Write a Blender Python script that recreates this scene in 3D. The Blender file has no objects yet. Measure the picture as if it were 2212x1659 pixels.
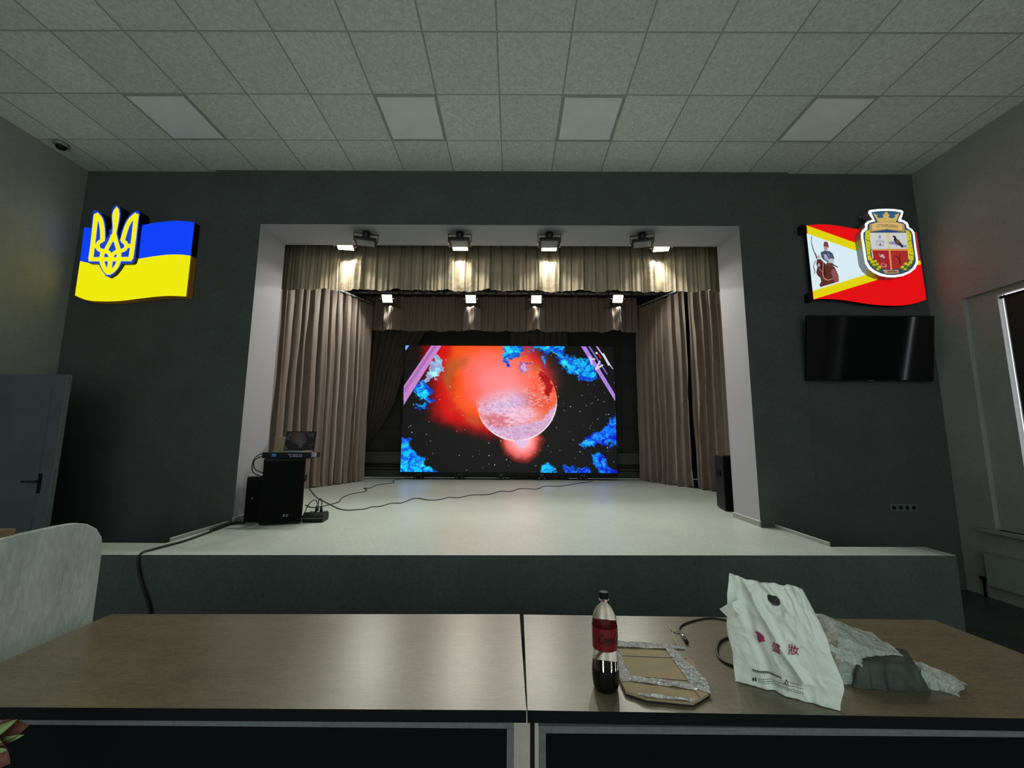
import bpy, bmesh, math, random
import numpy as np
from mathutils import Vector, Matrix
C = bpy.context.scene.collection
random.seed(7)
# ------------------------------------------------------------------ camera, world, exposure
W, H = 2212, 1659
F, PITCH, YAW, ROLL = 873.32, 0.13186, -0.003246, 0.006057
CZ = 1.58
sc = bpy.context.scene
fw = np.array([math.sin(YAW)*math.cos(PITCH), math.cos(YAW)*math.cos(PITCH), math.sin(PITCH)])
rt0 = np.array([math.cos(YAW), -math.sin(YAW), 0.0]); up0 = np.cross(rt0, fw)
rt = math.cos(ROLL)*rt0 + math.sin(ROLL)*up0
up = -math.sin(ROLL)*rt0 + math.cos(ROLL)*up0
cam_d = bpy.data.cameras.new('camera'); cam = bpy.data.objects.new('camera', cam_d); C.objects.link(cam)
cam_d.sensor_width = 36; cam_d.lens = 36*F/W; cam_d.clip_start = 0.02
cam.matrix_world = Matrix(((rt[0], up[0], -fw[0], 0), (rt[1], up[1], -fw[1], 0), (rt[2], up[2], -fw[2], CZ), (0, 0, 0, 1)))
sc.camera = cam
sc.view_settings.view_transform = 'Standard'; sc.view_settings.look = 'None'
sc.view_settings.gamma = 1; sc.view_settings.exposure = 0
wd = bpy.data.worlds.new('world'); sc.world = wd; wd.use_nodes = True
wd.node_tree.nodes['Background'].inputs[0].default_value = (0.82, 1.0, 0.92, 1)
wd.node_tree.nodes['Background'].inputs[1].default_value = 1.05
LAMP_F, LAMP_B = 11.0, 33.0      # watts of each floodlight (front row, back row)

def at(px, py, X=None, Y=None, Z=None):
    """point of the place seen at a pixel, on the plane X=, Y= or Z= (metres)"""
    d = fw*F + rt*(px - W/2) - up*(py - H/2)
    t = X/d[0] if X is not None else (Y/d[1] if Y is not None else (Z - CZ)/d[2])
    return (float(d[0]*t), float(d[1]*t), float(d[2]*t + CZ))

# ------------------------------------------------------------------ materials
def mat(name, col, rough=0.6, metal=0.0, spec=0.5, noise=None, bump=None, stretch=(1, 1, 1), emit=None, trans=0, ior=1.45, alpha=1, sheen=0, coat=0, vcol=None, sss=0):
    m = bpy.data.materials.new(name); m.use_nodes = True
    nt = m.node_tree; N = nt.nodes; L = nt.links; b = N['Principled BSDF']
    c = tuple(col) + (1,)
    b.inputs['Base Color'].default_value = c; b.inputs['Roughness'].default_value = rough
    b.inputs['Metallic'].default_value = metal; b.inputs['Specular IOR Level'].default_value = spec
    b.inputs['IOR'].default_value = ior; b.inputs['Transmission Weight'].default_value = trans
    b.inputs['Alpha'].default_value = alpha; b.inputs['Coat Weight'].default_value = coat
    if sheen: b.inputs['Sheen Weight'].default_value = sheen; b.inputs['Sheen Roughness'].default_value = 0.4
    if noise or bump:
        tc = N.new('ShaderNodeTexCoord'); mp = N.new('ShaderNodeMapping'); mp.inputs['Scale'].default_value = stretch
        L.new(tc.outputs['Object'], mp.inputs['Vector'])
    if noise:   # list of (scale, amount, detail)
        prev = None
        for sc_, am, det in noise:
            n = N.new('ShaderNodeTexNoise'); n.inputs['Scale'].default_value = sc_; n.inputs['Detail'].default_value = det
            n.inputs['Roughness'].default_value = 0.62
            L.new(mp.outputs['Vector'], n.inputs['Vector'])
            mr = N.new('ShaderNodeMapRange'); mr.inputs[1].default_value = 0.25; mr.inputs[2].default_value = 0.75
            mr.inputs[3].default_value = 1 - am; mr.inputs[4].default_value = 1 + am
            L.new(n.outputs['Fac'], mr.inputs[0])
            if prev is None: prev = mr.outputs[0]
            else:
                mm = N.new('ShaderNodeMath'); mm.operation = 'MULTIPLY'; L.new(prev, mm.inputs[0]); L.new(mr.outputs[0], mm.inputs[1]); prev = mm.outputs[0]
        v = N.new('ShaderNodeVectorMath'); v.operation = 'SCALE'; v.inputs[0].default_value = col; L.new(prev, v.inputs['Scale'])
        L.new(v.outputs[0], b.inputs['Base Color'])
        if emit: L.new(v.outputs[0], b.inputs['Emission Color'])
    if bump:
        n = N.new('ShaderNodeTexNoise'); n.inputs['Scale'].default_value = bump[0]; n.inputs['Detail'].default_value = 5
        L.new(mp.outputs['Vector'], n.inputs['Vector'])
        bp = N.new('ShaderNodeBump'); bp.inputs['Strength'].default_value = bump[1]; bp.inputs['Distance'].default_value = bump[2]
        L.new(n.outputs['Fac'], bp.inputs['Height']); L.new(bp.outputs[0], b.inputs['Normal'])
    if vcol:
        a = N.new('ShaderNodeVertexColor'); a.layer_name = vcol
        L.new(a.outputs[0], b.inputs['Emission Color']); b.inputs['Emission Strength'].default_value = emit
    elif emit:
        if not noise: b.inputs['Emission Color'].default_value = c
        b.inputs['Emission Strength'].default_value = emit
    return m
def s2l(r, g, b):
    f = lambda v: (v/255/12.92) if v/255 <= 0.04045 else ((v/255+0.055)/1.055)**2.4
    return (f(r), f(g), f(b))
def emat(name, rgb, k=1.0, noise=None):
    c = s2l(*rgb)
    m = mat(name, c, rough=0.6, spec=0.15, emit=k, noise=noise)
    b = m.node_tree.nodes['Principled BSDF']
    for l in list(m.node_tree.links):
        if l.to_socket == b.inputs['Base Color']: m.node_tree.links.remove(l)
    b.inputs['Base Color'].default_value = (0.02, 0.02, 0.02, 1)
    return m

M = {}
M['wall'] = mat('charcoal plaster', (0.075, 0.080, 0.080), 0.75, spec=0.3, noise=[(2.2, 0.13, 3), (26, 0.13, 4)], bump=(60, 0.25, 0.004))
M['sidewall'] = mat('grey side wall plaster', (0.32, 0.31, 0.30), 0.8, spec=0.3, noise=[(2.0, 0.12, 3), (30, 0.08, 4)], bump=(60, 0.2, 0.004))
M['reveal'] = mat('white lilac paint', (0.38, 0.372, 0.425), 0.75, spec=0.3, noise=[(70, 0.06, 3)], bump=(90, 0.1, 0.002))
M['stagewall'] = mat('dark stage wall', (0.045, 0.045, 0.043), 0.8, noise=[(3, 0.2, 3)])
M['stageceil'] = mat('dark stage ceiling', (0.06, 0.06, 0.06), 0.8, noise=[(3, 0.2, 3)])
M['ledge'] = mat('lit-toned grey ledge', (0.11, 0.105, 0.095), 0.7, noise=[(8, 0.12, 3)])  # lighter than the stage wall: light on the boards is put into the colour
M['floor'] = mat('dark hall floor', (0.04, 0.045, 0.045), 0.35, noise=[(6, 0.25, 4), (50, .15, 2)])
M['stagefloor'] = mat('terrazzo stage floor', (0.51, 0.56, 0.525), 0.34, spec=0.35, noise=[(1.3, 0.06, 2), (55, 0.16, 3)])
M['stagefront'] = mat('slate stage front', (0.085, 0.098, 0.098), 0.7, noise=[(2.5, 0.15, 3), (34, 0.20, 4)])
M['skirting'] = mat('grey skirting', (0.30, 0.31, 0.31), 0.5, noise=[(20, 0.2, 3)])
M['skirttrim'] = mat('pale skirting trim', (0.62, 0.62, 0.60), 0.4, noise=[(20, 0.05, 2)])
M['capend'] = mat('pale tile edge', (0.42, 0.42, 0.40), 0.4, noise=[(30, 0.1, 2)])
M['curtain'] = mat('taupe velvet', (0.225, 0.175, 0.148), 0.6, sheen=0.7, noise=[(5, 0.10, 3), (120, 0.08, 2)], bump=(160, 0.15, 0.002))
M['valance'] = mat('beige satin velvet', (0.375, 0.295, 0.21), 0.55, sheen=0.4, noise=[(5, 0.08, 3), (120, 0.08, 2)], bump=(17, 0.35, 0.02))
M['darkcurtain'] = mat('dark brown backdrop cloth', (0.085, 0.07, 0.058), 0.8, sheen=0.2, noise=[(6, 0.2, 3)])
M['black'] = mat('black plastic', (0.0045, 0.0045, 0.005), 0.5, spec=0.3, noise=[(40, 0.2, 2)])
M['blackmetal'] = mat('black metal', (0.015, 0.015, 0.017), 0.35, metal=0.3, noise=[(30, 0.2, 2)])
M['grille'] = mat('black speaker grille', (0.003, 0.003, 0.003), 0.8, spec=0.15, noise=[(300, 0.5, 1)])
M['rubber'] = mat('black rubber cable', (0.012, 0.012, 0.012), 0.5, noise=[(40, 0.2, 2)])
M['bluecable'] = mat('dark blue cable', (0.03, 0.035, 0.07), 0.5, noise=[(40, 0.2, 2)])
M['badge'] = mat('grey badge', (0.22, 0.22, 0.22), 0.4, metal=0.4, noise=[(40, 0.1, 2)])
M['chrome'] = mat('bright steel', (0.75, 0.75, 0.75), 0.22, metal=1, noise=[(20, 0.05, 2)])
M['alu'] = mat('grey aluminium', (0.32, 0.33, 0.33), 0.4, metal=0.6, noise=[(60, 0.25, 2)])
M['white'] = mat('white plastic', (0.75, 0.75, 0.73), 0.4, noise=[(30, 0.05, 2)])
M['tvglass'] = mat('tv glass', (0.004, 0.004, 0.005), 0.10, spec=0.6, noise=[(2, 0.1, 1)])
M['doorleaf'] = mat('dark grey door', (0.10, 0.105, 0.125), 0.55, noise=[(2.5, 0.15, 3), (40, .12, 3)])
M['tabletop'] = mat('brown table laminate', (0.150, 0.120, 0.072), 0.33, spec=0.8, noise=[(3, 0.18, 5), (16, 0.25, 6), (75, 0.38, 3)], stretch=(1, 5, 1), bump=(25, 0.12, 0.002))
M['tableedge'] = mat('black table edge', (0.005, 0.005, 0.007), 0.6, spec=0.2, noise=[(30, 0.2, 2)])
M['tableframe'] = mat('grey steel frame', (0.16, 0.16, 0.17), 0.5, noise=[(60, 0.15, 2)])
M['undershade'] = mat('black modesty panel', (0.0035, 0.0035, 0.006), 0.7, spec=0.15, noise=[(30, 0.2, 2)])  # near-black colour stands in for the shade under the tables
M['lectern'] = mat('pale grey lectern laminate', (0.50, 0.53, 0.53), 0.6, noise=[(3, 0.2, 5), (22, 0.22, 5)], stretch=(1, 3.2, 0.9))
M['lecternwood'] = mat('brown wood', (0.22, 0.15, 0.08), 0.4, noise=[(5, 0.3, 4)], stretch=(1, 6, 1))
M['radiator'] = mat('cream radiator', (0.30, 0.31, 0.28), 0.5, noise=[(8, 0.1, 2)])
M['sill'] = mat('grey window sill', (0.33, 0.33, 0.32), 0.5, noise=[(8, 0.1, 2)])
M['blind'] = mat('black blind', (0.02, 0.02, 0.016), 0.7, noise=[(30, 0.3, 3)])
M['daylight'] = emat('daylight behind blind', (240, 246, 255), 2.6)
M['tan'] = mat('cardboard', (0.36, 0.27, 0.155), 0.7, noise=[(9, 0.12, 4)], bump=(14, 0.3, 0.01))
M['tape'] = mat('clear tape', (0.80, 0.81, 0.80), 0.18, trans=0.0, metal=0.55, spec=1.0, noise=[(90, 0.4, 3)], bump=(60, 1.0, 0.05))
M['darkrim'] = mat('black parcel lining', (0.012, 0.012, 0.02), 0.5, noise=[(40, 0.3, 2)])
M['bag'] = mat('white thin plastic', (0.90, 0.89, 0.85), 0.45, spec=0.5, noise=[(6, 0.07, 5)], bump=(19, 0.5, 0.012))
M['film'] = mat('clear plastic film', (0.86, 0.90, 0.88), 0.15, spec=1.0, trans=0.5, noise=[(7, 0.12, 4)], bump=(34, 0.8, 0.03))
M['greybox'] = mat('dark grey pouch', (0.045, 0.05, 0.047), 0.55, noise=[(14, 0.5, 5)], bump=(22, 0.5, 0.01))
M['pink'] = mat('pink print', (0.42, 0.05, 0.13), 0.5, noise=[(30, 0.1, 2)])
M['print'] = mat('black print', (0.03, 0.03, 0.03), 0.5, noise=[(200, 0.4, 2)])
M['redlabel'] = mat('red bottle label', (0.20, 0.010, 0.014), 0.3, spec=0.6, noise=[(30, 0.08, 2)])
M['labelink'] = mat('dark red lettering', (0.022, 0.004, 0.006), 0.4, noise=[(30, 0.05, 2)])
M['pet'] = mat('clear bottle plastic', (0.92, 0.97, 0.95), 0.04, trans=1.0, ior=1.2, spec=0.6, noise=[(3, 0.02, 1)])
M['cola'] = mat('cola', (0.002, 0.001, 0.001), 0.08, spec=0.7, noise=[(3, 0.1, 1)])
M['leafgreen'] = mat('pale green leaf', (0.28, 0.36, 0.14), 0.4, noise=[(30, 0.3, 3)])
M['petal'] = mat('dusty pink petal', (0.20, 0.075, 0.055), 0.45, noise=[(40, 0.4, 4)], bump=(60, .5, .01))
M['ledface'] = emat('floodlight face', (250, 252, 228), 1.0)
M['processorlcd'] = emat('lcd', (50, 110, 150), 0.35)
M['buttonlit'] = emat('lit buttons', (170, 150, 200), 0.5)
M['lilac'] = mat('lilac card', (0.30, 0.27, 0.42), 0.5, noise=[(30, 0.05, 2)])
def lampface(name, k):
    m = emat(name, (252, 253, 226), k); return m
M['lampfront'] = lampface('front floodlight glow', 14.0)
M['lampback'] = lampface('back floodlight glow', 14.0)

# ------------------------------------------------------------------ object helpers
def tag(o, label=None, cat=None, group=None, kind=None):
    if label: o['label'] = label
    if cat: o['category'] = cat
    if group: o['group'] = group
    if kind: o['kind'] = kind
    return o
def thing(name, label, cat, loc=(0, 0, 0), rz=0, group=None, rot=None):
    o = bpy.data.objects.new(name, None); C.objects.link(o); o.empty_display_size = 0.05
    o.location = loc; o.rotation_euler = rot if rot else (0, 0, rz)
    return tag(o, label, cat, group)
class MB:
    def __init__(s): s.v = []; s.f = []; s.m = []
    def add(s, vs, fs, mi=0):
        n = len(s.v); s.v += [tuple(map(float, p)) for p in vs]; s.f += [tuple(i+n for i in f) for f in fs]; s.m += [mi]*len(fs); return s
    def box(s, lo, hi, mi=0, R=None, o=None):
        x0, y0, z0 = lo; x1, y1, z1 = hi
        vs = [(x0,y0,z0),(x1,y0,z0),(x1,y1,z0),(x0,y1,z0),(x0,y0,z1),(x1,y0,z1),(x1,y1,z1),(x0,y1,z1)]
        if R is not None: vs = [tuple(R @ Vector(p) + (Vector(o) if o else Vector((0,0,0)))) for p in vs]
        return s.add(vs, [(0,3,2,1),(4,5,6,7),(0,1,5,4),(1,2,6,5),(2,3,7,6),(3,0,4,7)], mi)
    def tube(s, pts, r, n=8, mi=0, cap=True, closed=False):
        pts = [Vector(p) for p in pts]; K = len(pts); rings = []
        for i, p in enumerate(pts):
            a = pts[i-1] if (i > 0 or closed) else p; b = pts[(i+1) % K] if (i < K-1 or closed) else p
            t = (b-a).normalized() if (b-a).length > 1e-9 else Vector((0,0,1))
            u = t.cross(Vector((0,0,1)));
            if u.length < 0.05: u = t.cross(Vector((0,1,0)))
            u.normalize(); w = u.cross(t); rr = r[i] if isinstance(r, (list, tuple)) else r
            rings.append([p + (u*math.cos(2*math.pi*k/n) + w*math.sin(2*math.pi*k/n))*rr for k in range(n)])
        vs = [q for rg in rings for q in rg]; fs = []
        for i in range(K if closed else K-1):
            for k in range(n):
                j = (i+1) % K; fs.append((i*n+k, i*n+(k+1) % n, j*n+(k+1) % n, j*n+k))
        if cap and not closed: fs += [tuple(range(n))[::-1], tuple((K-1)*n+k for k in range(n))]
        return s.add(vs, fs, mi)
    def lathe(s, prof, n=32, o=(0,0,0), mi=0, cap=(True, True)):
        vs = [(o[0]+r*math.cos(2*math.pi*k/n), o[1]+r*math.sin(2*math.pi*k/n), o[2]+z) for r, z in prof for k in range(n)]
        fs = [(i*n+k, i*n+(k+1) % n, (i+1)*n+(k+1) % n, (i+1)*n+k) for i in range(len(prof)-1) for k in range(n)]
        if cap[0]: fs.append(tuple(range(n))[::-1])
        if cap[1]: fs.append(tuple((len(prof)-1)*n+k for k in range(n)))
        return s.add(vs, fs, mi)
    def grid(s, P, mi=0, skip=None):
        nu = len(P); nv = len(P[0]); vs = [p for row in P for p in row]
        fs = [(i*nv+j, (i+1)*nv+j, (i+1)*nv+j+1, i*nv+j+1) for i in range(nu-1) for j in range(nv-1) if not (skip and skip(i, j))]
        return s.add(vs, fs, mi)
    def prism(s, pts, ax, a, b, mi=0, mside=None):
        """polygon pts (2D) extruded along axis ax from a to b; mi front (a) face"""
        if mside is None: mside = mi
        def mk(p, t): return {0: (t, p[0], p[1]), 1: (p[0], t, p[1]), 2: (p[0], p[1], t)}[ax]
        n = len(pts); vs = [mk(p, a) for p in pts] + [mk(p, b) for p in pts]
        s.add(vs, [tuple(range(n))], mi); s.f.append(tuple(len(s.v)-2*n+n+i for i in range(n))[::-1]); s.m.append(mside)
        base = len(s.v)-2*n
        for i in range(n):
            j = (i+1) % n; s.f.append((base+i, base+n+i, base+n+j, base+j)); s.m.append(mside)
        return s
    def build(s, name, mats, parent=None, smooth=False, bevel=None, world=False):
        me = bpy.data.meshes.new(name); 
        if not isinstance(mats, (list, tuple)): mats = [mats]
        vs = s.v
        if world and parent is not None:      # vertices given in world coordinates
            inv = parent_matrix(parent).inverted(); vs = [tuple(inv @ Vector(p)) for p in vs]
        me.from_pydata(vs, [], s.f)
        for m in mats: me.materials.append(m)
        for p, mi in zip(me.polygons, s.m): p.material_index = mi; p.use_smooth = smooth
        bm = bmesh.new(); bm.from_mesh(me); bmesh.ops.recalc_face_normals(bm, faces=bm.faces); bm.to_mesh(me); bm.free()
        o = bpy.data.objects.new(name, me); C.objects.link(o)
        if parent: o.parent = parent
        if bevel:
            md = o.modifiers.new('bevel', 'BEVEL'); md.width = bevel; md.segments = 2; md.limit_method = 'ANGLE'; md.angle_limit = math.radians(40)
        return o
def parent_matrix(o):
    m = Matrix.LocRotScale(o.location, o.rotation_euler, o.scale)
    return parent_matrix(o.parent) @ m if o.parent else m
def struct(mb, name, mats, **k): return tag(mb.build(name, mats, **k), kind='structure')
def stroke(mb, pts, w, ax_y, depth=0.002, mi=0, mapf=None):
    """flat ribbon of a polyline in the XZ plane at y=ax_y, round joints"""
    P = [Vector((p[0], p[1])) for p in pts]
    for i in range(len(P)-1):
        d = P[i+1]-P[i]
        if d.length < 1e-7: continue
        n = Vector((-d.y, d.x)).normalized()
        w0 = (w[i] if isinstance(w, (list, tuple)) else w)/2; w1 = (w[i+1] if isinstance(w, (list, tuple)) else w)/2
        mb.prism([(P[i]+n*w0)[:], (P[i+1]+n*w1)[:], (P[i+1]-n*w1)[:], (P[i]-n*w0)[:]], 1, ax_y, ax_y+depth, mi)
    for i in range(1, len(P)-1):
        r = (w[i] if isinstance(w, (list, tuple)) else w)/2
        mb.prism([(P[i].x+r*math.cos(a*math.pi/4), P[i].y+r*math.sin(a*math.pi/4)) for a in range(8)], 1, ax_y, ax_y+depth, mi)
def smooth_line(pts, k=4):
    out = []; n = len(pts)
    for i in range(n-1):
        p0 = np.array(pts[max(i-1, 0)]); p1 = np.array(pts[i]); p2 = np.array(pts[i+1]); p3 = np.array(pts[min(i+2, n-1)])
        for j in range(k):
            t = j/k; out.append(tuple(0.5*((2*p1)+(-p0+p2)*t+(2*p0-5*p1+4*p2-p3)*t*t+(-p0+3*p1-3*p2+p3)*t**3)))
    out.append(tuple(pts[-1])); return out
def text2d(s, size=1.0, shear=0.0, offset=0.0):
    cu = bpy.data.curves.new('t', 'FONT'); cu.body = s; cu.size = size; cu.shear = shear; cu.offset = offset; cu.resolution_u = 3
    cu.align_x = 'CENTER'; cu.align_y = 'CENTER'
    o = bpy.data.objects.new('t', cu); C.objects.link(o)
    bpy.context.view_layer.update()
    me = bpy.data.meshes.new_from_object(o.evaluated_get(bpy.context.evaluated_depsgraph_get()))
    v = [tuple(x.co[:2]) for x in me.vertices]; f = [tuple(p.vertices) for p in me.polygons]
    bpy.data.objects.remove(o); bpy.data.curves.remove(cu); bpy.data.meshes.remove(me)
    return v, f
def dup(root, label=None, group=None):
    r = root.copy(); C.objects.link(r)
    if label: r['label'] = label
    if group: r['group'] = group
    for ch in list(root.children):
        c = ch.copy(); C.objects.link(c); c.parent = r
        for g in ch.children:
            d = g.copy(); C.objects.link(d); d.parent = c
    return r

# ------------------------------------------------------------------ the room
XL, XR, YW, ZC, YB = -5.25, 4.86, 4.58, 4.804, -3.2
ST = 0.63                     # stage level
OL, OR_, OT = -3.045, 2.69, 4.104   # opening left, right, top
struct(MB().add([(XL-0.2, YB, 0), (XR+0.2, YB, 0), (XR+0.2, YW+0.1, 0), (XL-0.2, YW+0.1, 0)], [(0,1,2,3)]), 'floor', M['floor'])
# ceiling tiles material
def ceil_mat():
    m = mat('mineral ceiling tiles', (0.71, 0.76, 0.71), 0.9, spec=0.1, bump=(70, 0.35, 0.004)); nt = m.node_tree; N = nt.nodes; L = nt.links; b = N['Principled BSDF']
    tc = N.new('ShaderNodeTexCoord'); sp = N.new('ShaderNodeSeparateXYZ'); L.new(tc.outputs['Object'], sp.inputs[0])
    fl = []
    for i, off in ((0, 0.147), (1, -2.838)):
        a = N.new('ShaderNodeMath'); a.operation = 'ADD'; a.inputs[1].default_value = off; L.new(sp.outputs[i], a.inputs[0])
        d = N.new('ShaderNodeMath'); d.operation = 'DIVIDE'; d.inputs[1].default_value = 0.6; L.new(a.outputs[0], d.inputs[0])
        f = N.new('ShaderNodeMath'); f.operation = 'FLOOR'; L.new(d.outputs[0], f.inputs[0]); fl.append(f)
    cb = N.new('ShaderNodeCombineXYZ'); L.new(fl[0].outputs[0], cb.inputs[0]); L.new(fl[1].outputs[0], cb.inputs[1])
    wn = N.new('ShaderNodeTexWhiteNoise'); L.new(cb.outputs[0], wn.inputs['Vector'])
    mr = N.new('ShaderNodeMapRange'); mr.inputs[3].default_value = 0.93; mr.inputs[4].default_value = 1.05; L.new(wn.outputs['Value'], mr.inputs[0])
    n = N.new('ShaderNodeTexNoise'); n.inputs['Scale'].default_value = 38; n.inputs['Detail'].default_value = 4; n.inputs['Roughness'].default_value = 0.75
    ad = N.new('ShaderNodeVectorMath'); ad.operation = 'ADD'; L.new(tc.outputs['Object'], ad.inputs[0]); L.new(cb.outputs[0], ad.inputs[1]); L.new(ad.outputs[0], n.inputs['Vector'])
    m2 = N.new('ShaderNodeMapRange'); m2.inputs[1].default_value = 0.3; m2.inputs[2].default_value = 0.7; m2.inputs[3].default_value = 0.78; m2.inputs[4].default_value = 1.2; L.new(n.outputs['Fac'], m2.inputs[0])
    mu = N.new('ShaderNodeMath'); mu.operation = 'MULTIPLY'; L.new(mr.outputs[0], mu.inputs[0]); L.new(m2.outputs[0], mu.inputs[1])
    v = N.new('ShaderNodeVectorMath'); v.operation = 'SCALE'; v.inputs[0].default_value = (0.71, 0.76, 0.71); L.new(mu.outputs[0], v.inputs['Scale'])
    L.new(v.outputs[0], b.inputs['Base Color']); return m
struct(MB().box((XL-0.2, YB, ZC), (XR+0.3, YW+0.02, ZC+0.1)), 'ceiling', ceil_mat())
M['tgrid'] = mat('ceiling grid bar', (0.36, 0.39, 0.36), 0.6, noise=[(30, .1, 2)])  # darker than the tiles: the bars' shadow lines are put into the colour
g = MB()
k = -9
while k < 10:
    x = -0.147+0.6*k
    if XL < x < XR: g.box((x-0.007, YB, ZC-0.002), (x+0.007, YW, ZC+0.001))
    k += 1
for r in range(-10, 3):
    y = 2.838+0.6*r
    if y > YB: g.box((XL, y-0.005, ZC-0.0025), (XR, y+0.005, ZC+0.001))
struct(g, 'trim_1', M['tgrid'])
# ceiling light panels, switched off
M['panel'] = mat('white light panel diffuser', (0.86, 0.92, 0.92), 0.45, noise=[(3, 0.06, 2)])
pan_l = {-6: 'unlit square ceiling light panel, leftmost of the four, above the blue and yellow flag sign',
         -2: 'unlit square ceiling light panel just left of the middle of the ceiling',
         1: 'unlit square ceiling light panel just right of the middle of the ceiling',
         5: 'unlit square ceiling light panel, rightmost of the four, above the red flag sign'}
for kx, lb in pan_l.items():
    x = -0.147+0.6*kx
    t = thing('ceiling_light', lb, 'ceiling light', (x+0.3, 3.738, ZC), group='unlit ceiling light panels')
    MB().box((-0.275, -0.275, -0.006), (0.275, 0.275, 0.002)).build('diffuser', M['panel'], t)
    f = MB()
    for a in ((-0.29, -0.29, 0.29, -0.275), (-0.29, 0.275, 0.29, 0.29), (-0.29, -0.275, -0.275, 0.275), (0.275, -0.275, 0.29, 0.275)):
        f.box((a[0], a[1], -0.008), (a[2], a[3], 0.002))
    f.build('frame', M['tgrid'], t)

# front wall with the stage opening (central part stands 3 cm proud)
m = MB()
P = [(-3.655, 0), (OL, 0), (OL, OT), (OR_, OT), (OR_, 0), (3.33, 0), (3.33, ZC), (-3.655, ZC)]
m.prism(P, 1, 4.552, 5.08, 0, 0)
nf = len(m.f); m.m[2+1] = 1; m.m[2+2] = 1; m.m[2+3] = 1      # inner faces are the white reveal
struct(m, 'wall_front', [M['wall'], M['reveal']])
struct(MB().box((XL-0.2, YW, 0), (-3.655, 5.08, ZC)), 'wall_front_left', M['wall'])
struct(MB().box((3.33, YW, 0), (XR+0.2, 5.08, ZC)), 'wall_front_right', M['wall'])
struct(MB().box((XL-0.15, YB, 0), (XL, YW, ZC)), 'wall_left', M['sidewall'])
# right wall with two window niches
m = MB(); NZ0, NZ1 = 0.69, 3.10
niches = [(2.62, 4.235), (0.3, 1.9)]
ys = [YW, 4.235, 2.62, 1.9, 0.3, YB]
m.box((XR, YB, 0), (XR+0.2, YW, NZ0)); m.box((XR, YB, NZ1), (XR+0.2, YW, ZC))
m.box((XR, 4.235, NZ0), (XR+0.2, YW, NZ1)); m.box((XR, 1.9, NZ0), (XR+0.2, 2.62, NZ1)); m.box((XR, YB, NZ0), (XR+0.2, 0.3, NZ1))
m.box((XR+0.19, YB, NZ0), (XR+0.2, YW, NZ1))
struct(m, 'wall_right', M['sidewall'])
for i, (a, b) in enumerate(niches):
    # niche back wall round the window, then frame, pane, blind, sill
    m = MB(); wy0, wy1, wz1 = a+0.24, b-0.268, 3.045
    m.box((XR+0.05, a, NZ0), (XR+0.19, wy0, NZ1)); m.box((XR+0.05, wy1, NZ0), (XR+0.19, b, NZ1)); m.box((XR+0.05, wy0, wz1), (XR+0.19, wy1, NZ1))
    struct(m, 'trim_%d' % (2+i), M['sidewall'])
    w = struct(MB().box((XR+0.105, wy0, NZ0), (XR+0.11, wy1, wz1)), 'window_%d' % (i+1), M['daylight'])
    f = MB()
    for y in (wy0, (wy0+wy1)/2-0.02, wy1-0.04): f.box((XR+0.093, y+0.014, NZ0), (XR+0.104, y+0.026, wz1))
    w2 = f.build('window_frame', M['white'], w); 
    lb = 'black roller blind with white daylight leaking round its edge, beside the radiator' if i == 0 else 'black roller blind on the window nearer the tables, seen reflected in the screen'
    t = thing('roller_blind', lb, 'blind', (XR+0.07, (wy0+wy1)/2, wz1-0.03))
    hw = (wy1-wy0)/2-0.045
    MB().box((-0.003, -hw, NZ0-wz1+0.06), (0.001, hw, 0.0)).build('blind_cloth', M['blind'], t)
    MB().tube([(0, -hw-0.02, 0.0), (0, hw+0.035, 0.0)], 0.014, 10).build('roller_tube', M['black'], t, smooth=True)
    MB().box((-0.008, -hw, NZ0-wz1+0.04), (0.004, hw, NZ0-wz1+0.062)).build('bottom_bar', M['black'], t)
    struct(MB().box((XR-0.07, a-0.1, NZ0-0.03), (XR+0.10, b+0.10, NZ0)), 'trim_%d' % (4+i), M['sill'])
# radiator under the sill
t = thing('radiator', 'flat panel radiator under the window sill at the right edge', 'radiator', (XR-0.03, 3.6, 0.13))
MB().box((-0.03, -0.75, 0), (0.0, 0.73, 0.31)).build('front_panel', M['radiator'], t, bevel=0.008)
m = MB()
for i in range(24): m.box((0.002, -0.72+i*0.06, 0.02), (0.02, -0.69+i*0.06, 0.30))
m.build('convector_fins', M['radiator'], t)
MB().box((-0.03, -0.75, 0.312), (0.022, 0.73, 0.322)).build('top_grille', M['radiator'], t)
MB().tube([(0.0, 0.76, 0.05), (0.0, 0.78, 0.02), (0.0, 0.78, -0.13)], 0.011).build('pipe', M['black'], t, smooth=True)
MB().tube([(0, 0.735, 0.05), (0, 0.80, 0.05)], 0.02).build('valve', M['black'], t, smooth=True)

# open door leaf standing out from the left wall
d = tag(thing('door_1', None, None, (XL+0.01, 3.86, 0.02)), kind='structure')
m = MB().box((0, 0, 0), (0.92, 0.04, 2.14))
m.box((0.12, -0.004, 0.14), (0.80, 0.0, 0.80)); m.box((0.12, -0.004, 0.92), (0.80, 0.0, 2.02))
m.build('door_leaf', M['doorleaf'], d)
h = MB().box((0.80, -0.006, 1.02), (0.83, 0.0, 1.20)).build('handle_plate', M['black'], d)
MB().tube([(0.815, -0.006, 1.13), (0.815, -0.05, 1.13), (0.70, -0.05, 1.13)], 0.009).build('door_handle', M['blackmetal'], d, smooth=True)
MB().box((0.921, 0.0, 0.0), (0.926, 0.042, 2.14)).build('edge_strip', M['alu'], d)
# security camera
t = thing('dome_camera', 'small round black lensed camera on the ceiling in the left corner', 'security camera', (-5.06, 4.11, ZC))
MB().lathe([(0.068, -0.001), (0.066, -0.022), (0.05, -0.034)], 28).build('housing', M['alu'], t, smooth=True)
MB().lathe([(0.048, -0.030), (0.044, -0.050), (0.03, -0.066), (0.01, -0.074)], 28).build('lens_dome', M['black'], t, smooth=True)

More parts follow.
